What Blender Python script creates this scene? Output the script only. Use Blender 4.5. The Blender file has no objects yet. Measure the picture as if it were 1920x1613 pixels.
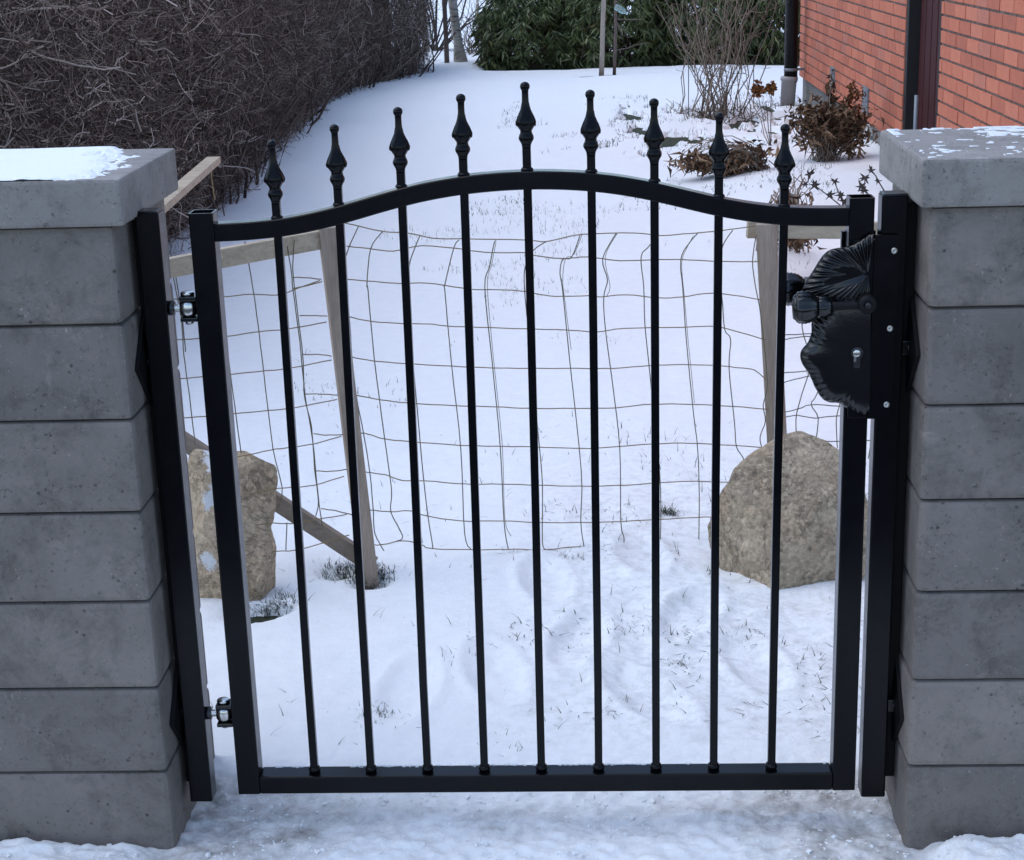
import bpy, bmesh, math, random
import numpy as np
from mathutils import Vector, Matrix

random.seed(7)
rng = np.random.default_rng(7)
S = bpy.context.scene
COL = S.collection

# ------------------------------------------------------------------ camera, sky, sun, exposure
FPX, CAM = 3102.84, np.array([0.09065, -2.63313, 1.47808])
pitch, yaw, roll = 0.29531, -0.04849, -0.03106
_cy, _sy, _cp, _sp = math.cos(yaw), math.sin(yaw), math.cos(pitch), math.sin(pitch)
_f = np.array([_sy * _cp, _cy * _cp, -_sp]); _r = np.array([_cy, -_sy, 0.0]); _u = np.cross(_r, _f)
_c, _s = math.cos(roll), math.sin(roll)
RIGHT, UP, FWD = _c * _r + _s * _u, -_s * _r + _c * _u, _f
cam_data = bpy.data.cameras.new('camera'); cam = bpy.data.objects.new('camera', cam_data); COL.objects.link(cam)
M4 = Matrix.Identity(4)
for i in range(3):
    M4[i][0], M4[i][1], M4[i][2], M4[i][3] = RIGHT[i], UP[i], -FWD[i], CAM[i]
cam.matrix_world = M4
cam_data.sensor_fit = 'HORIZONTAL'; cam_data.sensor_width = 36.0; cam_data.lens = FPX / 1920 * 36.0
cam_data.clip_start = 0.05; cam_data.clip_end = 600
S.camera = cam

w = bpy.data.worlds.new('World'); S.world = w; w.use_nodes = True
nt = w.node_tree; nt.nodes.clear()
sky = nt.nodes.new('ShaderNodeTexSky'); sky.sky_type = 'NISHITA'; sky.sun_disc = False
SUN_EL, SUN_AZ = math.radians(64), math.radians(-82)      # azimuth: clockwise from +Y
sky.sun_elevation = SUN_EL; sky.sun_rotation = SUN_AZ
sky.air_density = 1.0; sky.dust_density = 1.2; sky.ozone_density = 1.0
bg = nt.nodes.new('ShaderNodeBackground'); bg.inputs['Strength'].default_value = 0.15
wo = nt.nodes.new('ShaderNodeOutputWorld')
nt.links.new(sky.outputs[0], bg.inputs[0]); nt.links.new(bg.outputs[0], wo.inputs[0])
sl = bpy.data.lights.new('sun', 'SUN'); sl.energy = 0.5; sl.angle = math.radians(70); sl.color = (0.78, 0.91, 1.0)
so = bpy.data.objects.new('sun', sl); COL.objects.link(so)
sd = Vector((math.sin(SUN_AZ) * math.cos(SUN_EL), math.cos(SUN_AZ) * math.cos(SUN_EL), math.sin(SUN_EL)))
so.rotation_euler = sd.to_track_quat('Z', 'Y').to_euler()
S.view_settings.view_transform = 'Standard'; S.view_settings.look = 'None'
S.view_settings.gamma = 1.0; S.view_settings.use_curve_mapping = False
S.view_settings.exposure = 0.86

# ------------------------------------------------------------------ measuring helpers (photo point -> place)
def ray(x, y):
    d = RIGHT * ((x - 960) / FPX) - UP * ((y - 806.5) / FPX) + FWD
    return d / np.linalg.norm(d)
def at_y(x, y, Y):
    d = ray(x, y); return CAM + d * (Y - CAM[1]) / d[1]
def at_z(x, y, z=-0.06):
    d = ray(x, y); return CAM + d * (z - CAM[2]) / d[2]
def at_x(x, y, X):
    d = ray(x, y); return CAM + d * (X - CAM[0]) / d[0]
def at_plane(x, y, p, n):
    d = ray(x, y); p = np.asarray(p, float); n = np.asarray(n, float)
    return CAM + d * (np.dot(p - CAM, n) / np.dot(d, n))

# ------------------------------------------------------------------ noise
def _hash(ix, iy, seed):
    h = (ix.astype(np.int64) * 374761393 + iy.astype(np.int64) * 668265263 + seed * 982451653) & 0x7fffffff
    h = ((h ^ (h >> 13)) * 1274126177) & 0x7fffffff
    h = ((h ^ (h >> 16)) * 2246822519) & 0x7fffffff
    return (h & 0xffff) / 65535.0
def vnoise(x, y, seed=0):
    x = np.asarray(x, float); y = np.asarray(y, float)
    ix, iy = np.floor(x), np.floor(y); fx, fy = x - ix, y - iy
    fx = fx * fx * (3 - 2 * fx); fy = fy * fy * (3 - 2 * fy)
    a, b = _hash(ix, iy, seed), _hash(ix + 1, iy, seed)
    c, d = _hash(ix, iy + 1, seed), _hash(ix + 1, iy + 1, seed)
    return (a * (1 - fx) + b * fx) * (1 - fy) + (c * (1 - fx) + d * fx) * fy
def fbm(x, y, seed=0, oct=4):
    s, a, t = 0.0, 1.0, 0.0
    for o in range(oct):
        s = s + a * vnoise(x * 2 ** o + o * 17.3, y * 2 ** o - o * 9.1, seed + o); t += a; a *= 0.5
    return s / t
def smooth(a, b, x):
    t = np.clip((x - a) / (b - a), 0, 1); return t * t * (3 - 2 * t)

# ------------------------------------------------------------------ objects
def tag(o, label=None, cat=None, group=None, kind=None):
    if label: o['label'] = label
    if cat: o['category'] = cat
    if group: o['group'] = group
    if kind: o['kind'] = kind
    return o
def empty(name, loc=(0, 0, 0)):
    o = bpy.data.objects.new(name, None); COL.objects.link(o); o.location = loc
    o.empty_display_size = 0.05
    return o
def link(name, me, parent=None, loc=None):
    o = bpy.data.objects.new(name, me); COL.objects.link(o)
    if parent is not None:
        o.parent = parent
        if loc is None:                      # geometry written in world coordinates
            o.matrix_parent_inverse = Matrix.Translation(-world_loc(parent))
    if loc is not None: o.location = loc
    return o
def world_loc(o):
    v = Vector(o.location)
    while o.parent is not None:
        v = v + Vector(o.matrix_parent_inverse.translation); o = o.parent; v = v + Vector(o.location)
    return v
def mesh_np(name, V, F, mat, smooth_=False):
    V = np.asarray(V, np.float32); F = np.asarray(F, np.int32)
    me = bpy.data.meshes.new(name); k = F.shape[1]
    me.vertices.add(len(V)); me.vertices.foreach_set('co', V.ravel())
    me.loops.add(F.size); me.loops.foreach_set('vertex_index', F.ravel())
    me.polygons.add(len(F)); me.polygons.foreach_set('loop_start', np.arange(0, F.size, k, dtype=np.int32))
    me.polygons.foreach_set('use_smooth', np.full(len(F), smooth_))
    me.update(calc_edges=True)
    if mat: me.materials.append(mat)
    return me
def set_attr(me, name, val, dom='POINT'):
    a = me.attributes.new(name, 'FLOAT', dom); a.data.foreach_set('value', np.asarray(val, np.float32))

class MB:
    """collects shapes into one mesh"""
    def __init__(s): s.v = []; s.f = []; s.sm = []
    def add(s, V, F, sm=False):
        o = len(s.v); s.v += [tuple(map(float, p)) for p in V]
        s.f += [tuple(i + o for i in f) for f in F]; s.sm += [sm] * len(F)
    def box(s, lo, hi, bev=0.0):
        lo, hi = np.array(lo, float), np.array(hi, float); c = (lo + hi) / 2; h = (hi - lo) / 2
        s.obox(c, np.eye(3), h, bev)
    def obox(s, c, ax, h, bev=0.0):
        """oriented box: centre, 3 axes (rows), half sizes, bevel"""
        c = np.array(c, float); ax = np.array(ax, float); h = np.array(h, float)
        bm = bmesh.new(); bmesh.ops.create_cube(bm, size=2.0)
        for vv in bm.verts: vv.co = Vector((vv.co.x * h[0], vv.co.y * h[1], vv.co.z * h[2]))
        if bev > 0: bmesh.ops.bevel(bm, geom=list(bm.edges), offset=bev, segments=2, affect='EDGES', profile=0.6)
        bm.verts.index_update()
        V = [c + ax.T @ np.array(vv.co) for vv in bm.verts]
        F = [[vv.index for vv in f.verts] for f in bm.faces]; bm.free(); s.add(V, F)
    def beam(s, a, b, wx, wz, bev=0.0, up=(0, 0, 1)):
        a, b = np.array(a, float), np.array(b, float); d = b - a; L = np.linalg.norm(d); d /= L
        x = np.cross(d, np.array(up, float)); x /= np.linalg.norm(x); z = np.cross(x, d)
        s.obox((a + b) / 2, [x, d, z], [wx / 2, L / 2, wz / 2], bev)
    def tube(s, P, R, n=8, cap=True):
        P = np.array(P, float); R = np.broadcast_to(np.array(R, float), (len(P),))
        V = []; F = []; x = None
        for i in range(len(P)):
            t = P[min(i + 1, len(P) - 1)] - P[max(i - 1, 0)]; t = t / (np.linalg.norm(t) + 1e-12)
            if x is None:
                x = np.cross(t, [0.3, 0.9, 0.2] if abs(t[2]) > 0.8 else [0, 0, 1.0])
            x = x - t * np.dot(x, t); x /= np.linalg.norm(x); y = np.cross(t, x)
            for k in range(n):
                an = 2 * math.pi * k / n; V.append(P[i] + R[i] * (math.cos(an) * x + math.sin(an) * y))
        for i in range(len(P) - 1):
            for k in range(n):
                k2 = (k + 1) % n; F.append((i * n + k, i * n + k2, (i + 1) * n + k2, (i + 1) * n + k))
        if cap:
            F.append(tuple(range(n))[::-1]); F.append(tuple((len(P) - 1) * n + k for k in range(n)))
        s.add(V, F, True)
    def lathe(s, prof, o, axis=(0, 0, 1), n=20, mod=None):
        """prof: list of (t along axis, radius)"""
        a = np.array(axis, float); a /= np.linalg.norm(a)
        x = np.cross(a, [0, 1.0, 0] if abs(a[1]) < 0.9 else [1.0, 0, 0]); x /= np.linalg.norm(x); y = np.cross(a, x)
        V = []; F = []
        for i, (t, r) in enumerate(prof):
            for k in range(n):
                an = 2 * math.pi * k / n; rr = r * (mod(i, an) if mod else 1.0)
                V.append(np.array(o) + a * t + rr * (math.cos(an) * x + math.sin(an) * y))
        for i in range(len(prof) - 1):
            for k in range(n):
                k2 = (k + 1) % n; F.append((i * n + k, i * n + k2, (i + 1) * n + k2, (i + 1) * n + k))
        F.append(tuple(range(n))[::-1]); F.append(tuple((len(prof) - 1) * n + k for k in range(n)))
        s.add(V, F, True)
    def mesh(s, name, mat):
        me = bpy.data.meshes.new(name); me.from_pydata(s.v, [], s.f)
        me.polygons.foreach_set('use_smooth', s.sm); me.update()
        if mat: me.materials.append(mat)
        bm = bmesh.new(); bm.from_mesh(me); bmesh.ops.recalc_face_normals(bm, faces=bm.faces); bm.to_mesh(me); bm.free()
        return me
    def build(s, name, mat, parent=None): return link(name, s.mesh(name, mat), parent)

def tubes_np(P, R, sides=3):
    """P (N,K,3), R (N,K): many thin tubes at once -> V, F(quads)"""
    N, K, _ = P.shape
    T = np.gradient(P, axis=1); T /= np.linalg.norm(T, axis=2, keepdims=True) + 1e-9
    ref = np.where(np.abs(T[..., 2:3]) > 0.8, np.array([1.0, 0.2, 0]), np.array([0, 0, 1.0]))
    X = np.cross(T, ref); X /= np.linalg.norm(X, axis=2, keepdims=True) + 1e-9; Y = np.cross(T, X)
    an = np.arange(sides) * 2 * np.pi / sides
    V = P[:, :, None, :] + R[:, :, None, None] * (np.cos(an)[:, None] * X[:, :, None, :] + np.sin(an)[:, None] * Y[:, :, None, :])
    b = (np.arange(N) * K * sides)[:, None, None] + (np.arange(K - 1) * sides)[None, :, None]
    k = np.arange(sides)[None, None, :]; k2 = (k + 1) % sides
    F = np.stack([b + k, b + k2, b + k2 + sides, b + k + sides], -1).reshape(-1, 4)
    return V.reshape(-1, 3), F

# ------------------------------------------------------------------ materials
MATS = {}
def mat(name, base=(0.5, 0.5, 0.5), rough=0.7, metal=0.0, spec=0.5):
    m = bpy.data.materials.new(name); m.use_nodes = True
    b = m.node_tree.nodes['Principled BSDF']
    b.inputs['Base Color'].default_value = (*base, 1); b.inputs['Roughness'].default_value = rough
    b.inputs['Metallic'].default_value = metal; b.inputs['Specular IOR Level'].default_value = spec
    MATS[name] = m
    return m, m.node_tree, b
def node(t, typ, **kw):
    n = t.nodes.new(typ)
    for k, v in kw.items():
        if hasattr(n, k): setattr(n, k, v)
        else: n.inputs[k].default_value = v
    return n
def coords(t, kind='Object', scale=(1, 1, 1)):
    tc = node(t, 'ShaderNodeTexCoord'); mp = node(t, 'ShaderNodeMapping'); mp.inputs['Scale'].default_value = scale
    t.links.new(tc.outputs[kind], mp.inputs[0]); return mp.outputs[0]
def noise(t, vec, scale, detail=5, rough=0.6, dist=0.0):
    n = node(t, 'ShaderNodeTexNoise'); n.inputs['Scale'].default_value = scale; n.inputs['Detail'].default_value = detail
    n.inputs['Roughness'].default_value = rough; n.inputs['Distortion'].default_value = dist
    t.links.new(vec, n.inputs['Vector']); return n.outputs['Fac']
def ramp(t, fac, stops):
    r = node(t, 'ShaderNodeValToRGB'); e = r.color_ramp.elements
    while len(e) < len(stops): e.new(0.5)
    for el, (p, c) in zip(e, stops):
        el.position = p; el.color = (*c, 1) if len(c) == 3 else c
    t.links.new(fac, r.inputs[0]); return r.outputs[0]
def mix(t, fac, a, b, mode='MIX'):
    m = node(t, 'ShaderNodeMix', data_type='RGBA', blend_type=mode)
    for sock, v in ((0, fac), (6, a), (7, b)):
        if isinstance(v, (int, float)): m.inputs[sock].default_value = v
        elif isinstance(v, tuple): m.inputs[sock].default_value = (*v, 1)
        else: t.links.new(v, m.inputs[sock])
    return m.outputs[2]
def math_(t, op, a, b=0.0):
    m = node(t, 'ShaderNodeMath', operation=op)
    for i, v in enumerate((a, b)):
        if isinstance(v, (int, float)): m.inputs[i].default_value = v
        else: t.links.new(v, m.inputs[i])
    return m.outputs[0]
def bump(t, b, h, strength, dist=0.01):
    n = node(t, 'ShaderNodeBump'); n.inputs['Strength'].default_value = strength; n.inputs['Distance'].default_value = dist
    t.links.new(h, n.inputs['Height']); t.links.new(n.outputs[0], b.inputs['Normal'])
def attr(t, name):
    return node(t, 'ShaderNodeAttribute', attribute_name=name).outputs['Fac']
def objrand(t): return node(t, 'ShaderNodeObjectInfo').outputs['Random']

# black powder coat
m, t, b = mat('black_coat', (0.002, 0.0023, 0.0036), 0.22, 0, 0.2)
v = coords(t); bump(t, b, noise(t, v, 900, 2), 0.05, 0.001)
t.links.new(ramp(t, noise(t, v, 30, 4), [(0.3, (0.17,) * 3), (0.7, (0.26,) * 3)]), b.inputs['Roughness'])
m, t, b = mat('black_gloss', (0.0018, 0.002, 0.003), 0.19, 0, 0.55)
v = coords(t); bump(t, b, noise(t, v, 260, 3), 0.12, 0.002)
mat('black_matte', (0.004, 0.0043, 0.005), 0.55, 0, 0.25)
mat('zinc', (0.62, 0.62, 0.6), 0.22, 1.0); mat('screw_steel', (0.55, 0.54, 0.5), 0.4, 1.0)
mat('dark_steel', (0.05, 0.05, 0.055), 0.35, 0.8)

def concrete(name, c0, c1, stain):
    m, t, b = mat(name, c0, 0.85)
    v = coords(t); oi = objrand(t)
    vv = node(t, 'ShaderNodeVectorMath', operation='ADD'); t.links.new(v, vv.inputs[0])
    cb = node(t, 'ShaderNodeCombineXYZ')
    for i, k in enumerate((13.0, 7.0, 29.0)): t.links.new(math_(t, 'MULTIPLY', oi, k), cb.inputs[i])
    t.links.new(cb.outputs[0], vv.inputs[1]); v = vv.outputs[0]
    c = ramp(t, noise(t, v, 5, 6, 0.65), [(0.32, c0), (0.68, c1)])
    c = mix(t, math_(t, 'MULTIPLY', ramp(t, noise(t, v, 11, 8, 0.78, 0.3), [(0.49, (0, 0, 0)), (0.66, (1, 1, 1))]), 0.6), c, stain)
    c = mix(t, 1.0, c, ramp(t, oi, [(0.0, (0.84, 0.84, 0.85)), (1.0, (1.12, 1.11, 1.1))]), 'MULTIPLY')
    grit = noise(t, v, 130, 3, 0.75)
    dark = math_(t, 'MULTIPLY', ramp(t, grit, [(0.30, (1, 1, 1)), (0.42, (0, 0, 0))]), ramp(t, noise(t, v, 17, 4, 0.7), [(0.42, (0.12, 0.12, 0.12)), (0.62, (1, 1, 1))]))
    c = mix(t, math_(t, 'MULTIPLY', dark, 0.8), c, tuple(0.22 * k for k in c0))
    vo = node(t, 'ShaderNodeTexVoronoi'); vo.inputs['Scale'].default_value = 60; t.links.new(v, vo.inputs['Vector'])
    pit = ramp(t, vo.outputs['Distance'], [(0.10, (1, 1, 1)), (0.24, (0, 0, 0))])
    pitm = math_(t, 'MULTIPLY', pit, ramp(t, noise(t, v, 21, 3), [(0.54, (0, 0, 0)), (0.62, (1, 1, 1))]))
    c = mix(t, math_(t, 'MULTIPLY', pitm, 0.8), c, tuple(0.2 * k for k in c0))
    lime = math_(t, 'MULTIPLY', ramp(t, noise(t, v, 190, 2, 0.6), [(0.66, (0, 0, 0)), (0.74, (1, 1, 1))]), ramp(t, noise(t, v, 8, 3), [(0.4, (0.25, 0.25, 0.25)), (0.66, (1, 1, 1))]))
    c = mix(t, math_(t, 'MULTIPLY', lime, 0.5), c, tuple(2.3 * k for k in c1))
    chalk = ramp(t, noise(t, v, 6.5, 8, 0.8, 0.5), [(0.60, (0, 0, 0)), (0.74, (1, 1, 1))])
    c = mix(t, math_(t, 'MULTIPLY', chalk, 0.5), c, tuple(1.9 * k for k in c1))
    t.links.new(c, b.inputs['Base Color'])
    bump(t, b, math_(t, 'SUBTRACT', noise(t, v, 260, 4, 0.7), math_(t, 'ADD', pitm, dark)), 0.45, 0.0025)
    return m
concrete('concrete_block', (0.165, 0.145, 0.130), (0.245, 0.214, 0.192), (0.078, 0.068, 0.06))
concrete('concrete_cap', (0.205, 0.188, 0.172), (0.295, 0.272, 0.252), (0.115, 0.105, 0.096))
m, t, b = mat('plinth_concrete', (0.2, 0.19, 0.175), 0.9)
v = coords(t); t.links.new(ramp(t, noise(t, v, 4, 6), [(0.3, (0.15, 0.145, 0.135)), (0.7, (0.24, 0.23, 0.215))]), b.inputs['Base Color'])

# snow
m, t, b = mat('snow', (0.86, 0.87, 0.88), 0.6, 0, 0.3)
v = coords(t)
ice = attr(t, 'ice')
n1 = noise(t, v, 9, 8, 0.74, 0.0); n2 = noise(t, v, 26, 6, 0.65)
e = math_(t, 'ADD', math_(t, 'MULTIPLY', ice, 1.25), math_(t, 'MULTIPLY', math_(t, 'SUBTRACT', n1, 0.5), 1.5))
icem = ramp(t, e, [(0.36, (0, 0, 0)), (0.95, (1, 1, 1))])
pure = ramp(t, n2, [(0.25, (0.84, 0.85, 0.86)), (0.7, (0.90, 0.905, 0.91))])
dirt = attr(t, 'dirt')
pure = mix(t, math_(t, 'MULTIPLY', dirt, ramp(t, noise(t, v, 38, 6, 0.7), [(0.45, (0, 0, 0)), (0.75, (0.55, 0.55, 0.55))])), pure, (0.42, 0.40, 0.37))
icec = ramp(t, noise(t, v, 15, 7, 0.75, 0.0), [(0.32, (0.24, 0.225, 0.21)), (0.44, (0.50, 0.48, 0.46)), (0.60, (0.80, 0.78, 0.76))])
cc = mix(t, icem, pure, icec)
t.links.new(cc, b.inputs['Base Color'])
t.links.new(ramp(t, icem, [(0, (0.62,) * 3), (1, (0.45,) * 3)]), b.inputs['Roughness'])
bh = math_(t, 'ADD', noise(t, v, 60, 5, 0.65), math_(t, 'MULTIPLY', noise(t, v, 420, 3, 0.7), 0.35))
bump(t, b, bh, 0.38, 0.012)
m, t, b = mat('cap_snow', (0.88, 0.89, 0.9), 0.6, 0, 0.3)
v = coords(t); bump(t, b, noise(t, v, 120, 5, 0.7), 0.4, 0.006)
m, t, b = mat('frost', (0.75, 0.77, 0.79), 0.6, 0, 0.3)

# lawn under the snow: matted winter grass and soil
m, t, b = mat('lawn_soil', (0.05, 0.05, 0.03), 0.95)
v = coords(t); n = noise(t, v, 40, 6, 0.75)
c = ramp(t, n, [(0.3, (0.018, 0.02, 0.014)), (0.5, (0.04, 0.052, 0.026)), (0.72, (0.10, 0.09, 0.055))])
t.links.new(c, b.inputs['Base Color']); bump(t, b, n, 0.8, 0.03)
m, t, b = mat('grass_blade', (0.07, 0.075, 0.05), 0.8)
a_ = attr(t, 'tint'); t.links.new(ramp(t, a_, [(0.0, (0.035, 0.05, 0.025)), (0.5, (0.07, 0.075, 0.05)), (1.0, (0.16, 0.135, 0.095))]), b.inputs['Base Color'])

m, t, b = mat('asphalt', (0.045, 0.045, 0.047), 0.8); v = coords(t)
t.links.new(ramp(t, noise(t, v, 1.3, 6, 0.7), [(0.4, (0.035, 0.035, 0.037)), (0.62, (0.07, 0.07, 0.072)), (0.72, (0.35, 0.35, 0.36))]), b.inputs['Base Color']); bump(t, b, noise(t, v, 150, 3), 0.4, 0.01)
# wood, bark, twigs, leaves
def wood(name, c0, c1, sc):
    m, t, b = mat(name, c0, 0.85); v = coords(t, 'Object', sc)
    n = noise(t, v, 6, 6, 0.65, 0.8); n2 = noise(t, v, 40, 3)
    c = ramp(t, n, [(0.28, c0), (0.72, c1)]); c = mix(t, 0.25, c, ramp(t, n2, [(0.3, (0.07, 0.06, 0.05)), (0.7, (0.4, 0.36, 0.3))]))
    t.links.new(c, b.inputs['Base Color']); bump(t, b, n2, 0.3, 0.004); return m
wood('weathered_post', (0.27, 0.195, 0.145), (0.46, 0.35, 0.265), (6, 6, 0.6))
wood('weathered_rail', (0.36, 0.27, 0.18), (0.66, 0.525, 0.37), (1.2, 6, 8))
wood('dark_brace', (0.17, 0.135, 0.105), (0.33, 0.265, 0.21), (1.0, 6, 1.5))
wood('pale_stake', (0.32, 0.27, 0.22), (0.52, 0.45, 0.37), (5, 5, 0.5))
def tinted(name, stops, rough=0.85, at='tint'):
    m, t, b = mat(name, stops[0][1], rough, 0, 0.2); t.links.new(ramp(t, attr(t, at), stops), b.inputs['Base Color']); return m, t, b
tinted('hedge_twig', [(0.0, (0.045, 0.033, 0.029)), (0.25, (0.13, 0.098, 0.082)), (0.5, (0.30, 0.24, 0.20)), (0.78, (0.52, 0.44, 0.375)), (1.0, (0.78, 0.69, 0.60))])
tinted('shrub_stem', [(0.0, (0.10, 0.075, 0.06)), (0.6, (0.21, 0.165, 0.13)), (1.0, (0.34, 0.28, 0.22))])
tinted('dry_leaf', [(0.0, (0.045, 0.026, 0.017)), (0.5, (0.14, 0.083, 0.05)), (1.0, (0.36, 0.24, 0.145))])
tinted('orange_leaf', [(0.0, (0.13, 0.05, 0.018)), (1.0, (0.26, 0.115, 0.04))])
m, t, b = tinted('rhodo_leaf', [(0.0, (0.055, 0.066, 0.025)), (0.5, (0.095, 0.118, 0.042)), (0.85, (0.13, 0.165, 0.06)), (1.0, (0.22, 0.16, 0.05))], 0.4)
b.inputs['Specular IOR Level'].default_value = 0.4
m, t, b = mat('birch_bark', (0.5, 0.46, 0.4), 0.8); v = coords(t, 'Object', (2, 2, 12))
t.links.new(ramp(t, noise(t, v, 3, 5, 0.7), [(0.36, (0.05, 0.045, 0.04)), (0.46, (0.36, 0.32, 0.27)), (0.7, (0.55, 0.51, 0.45))]), b.inputs['Base Color'])
m, t, b = mat('dark_bark', (0.05, 0.042, 0.036), 0.9); v = coords(t)
t.links.new(ramp(t, noise(t, v, 12, 5, 0.7), [(0.3, (0.03, 0.025, 0.022)), (0.7, (0.09, 0.075, 0.065))]), b.inputs['Base Color'])
m, t, b = mat('red_bark', (0.14, 0.10, 0.085), 0.9); v = coords(t, 'Object', (3, 3, 0.7))
t.links.new(ramp(t, noise(t, v, 8, 5, 0.7), [(0.3, (0.09, 0.065, 0.055)), (0.7, (0.22, 0.165, 0.14))]), b.inputs['Base Color'])

# boulders
def granite(name, pal, snowy):
    m, t, b = mat(name, pal[0], 0.9); v = coords(t)
    c = ramp(t, noise(t, v, 7, 8, 0.7, 0.3), [(0.3, pal[0]), (0.5, pal[1]), (0.7, pal[2])])
    sp = ramp(t, noise(t, v, 95, 5, 0.8), [(0.36, (0.04, 0.033, 0.026)), (0.5, (0.36, 0.29, 0.21)), (0.68, (0.85, 0.75, 0.6))])
    c = mix(t, 0.36, c, sp)
    vo = node(t, 'ShaderNodeTexVoronoi'); vo.inputs['Scale'].default_value = 38; t.links.new(v, vo.inputs['Vector'])
    vc = node(t, 'ShaderNodeTexVoronoi'); vc.inputs['Scale'].default_value = 85; t.links.new(v, vc.inputs['Vector'])
    sv = node(t, 'ShaderNodeSeparateColor'); t.links.new(vc.outputs['Color'], sv.inputs[0])
    c = mix(t, 0.55, c, mix(t, 1.0, c, ramp(t, sv.outputs[0], [(0.0, (0.5, 0.48, 0.45)), (0.4, (0.95, 0.93, 0.9)), (0.8, (1.0, 0.98, 0.95)), (1.0, (1.55, 1.5, 1.45))]), 'MULTIPLY'))
    ck = ramp(t, math_(t, 'ABSOLUTE', math_(t, 'SUBTRACT', noise(t, v, 5.5, 6, 0.7, 0.4), 0.5)), [(0.0, (1, 1, 1)), (0.018, (0, 0, 0))])
    c = mix(t, math_(t, 'MULTIPLY', ck, 0.55), c, (0.07, 0.055, 0.04))
    dk = math_(t, 'MULTIPLY', ramp(t, vo.outputs['Distance'], [(0.1, (1, 1, 1)), (0.32, (0, 0, 0))]), ramp(t, noise(t, v, 15, 3), [(0.5, (0, 0, 0)), (0.62, (1, 1, 1))]))
    c = mix(t, math_(t, 'MULTIPLY', dk, 0.7), c, (0.06, 0.05, 0.04))
    if snowy:
        s_ = math_(t, 'MULTIPLY', attr(t, 'snow'), 1.0)
        sm = ramp(t, math_(t, 'ADD', s_, math_(t, 'MULTIPLY', math_(t, 'SUBTRACT', noise(t, v, 48, 7, 0.8), 0.5), 2.2)), [(0.52, (0, 0, 0)), (0.74, (1, 1, 1))])
        c = mix(t, sm, c, (0.8, 0.81, 0.83))
    t.links.new(c, b.inputs['Base Color'])
    bump(t, b, math_(t, 'ADD', noise(t, v, 28, 8, 0.72), math_(t, 'MULTIPLY', noise(t, v, 160, 3), 0.3)), 0.9, 0.02)
granite('tan_rock', ((0.48, 0.34, 0.215), (0.70, 0.53, 0.355), (0.82, 0.67, 0.49)), True)
granite('grey_rock', ((0.66, 0.46, 0.31), (0.50, 0.40, 0.28), (0.80, 0.66, 0.48)), False)

# house
m, t, b = mat('brick_clay', (0.35, 0.12, 0.07), 0.85); v = coords(t); oi = objrand(t)
c = ramp(t, oi, [(0.0, (0.42, 0.115, 0.062)), (0.45, (0.58, 0.165, 0.085)), (0.85, (0.66, 0.21, 0.115)), (1.0, (0.44, 0.16, 0.11))])
c = mix(t, 0.3, c, ramp(t, noise(t, v, 22, 5, 0.7), [(0.3, (0.40, 0.11, 0.06)), (0.7, (0.68, 0.235, 0.135))]))
t.links.new(c, b.inputs['Base Color']); bump(t, b, noise(t, v, 120, 4), 0.4, 0.004)
m, t, b = mat('mortar', (0.09, 0.075, 0.065), 0.95); v = coords(t)
t.links.new(ramp(t, noise(t, v, 20, 4), [(0.3, (0.13, 0.10, 0.08)), (0.7, (0.29, 0.235, 0.19))]), b.inputs['Base Color'])
mat('door_brown', (0.055, 0.012, 0.012), 0.6, 0, 0.2); mat('frame_black', (0.008, 0.008, 0.009), 0.5)
mat('pipe_black', (0.005, 0.006, 0.008), 0.4, 0, 0.25); mat('pipe_grey', (0.36, 0.34, 0.33), 0.55)
mat('galvanised', (0.22, 0.24, 0.26), 0.5, 0.3); mat('white_tag', (0.7, 0.7, 0.66), 0.6)
mat('wire_green', (0.13, 0.112, 0.065), 0.6); mat('wire_brown', (0.24, 0.17, 0.075), 0.65); mat('rod_green', (0.02, 0.045, 0.035), 0.5)
m, t, b = mat('bottle_plastic', (0.72, 0.9, 0.86), 0.12); b.inputs['Transmission Weight'].default_value = 0.75; b.inputs['IOR'].default_value = 1.3
mat('bottle_cap', (0.65, 0.8, 0.8), 0.4)
m, t, b = tinted('far_twig', [(0.0, (0.05, 0.042, 0.04)), (1.0, (0.16, 0.13, 0.12))])
MT = MATS

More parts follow.
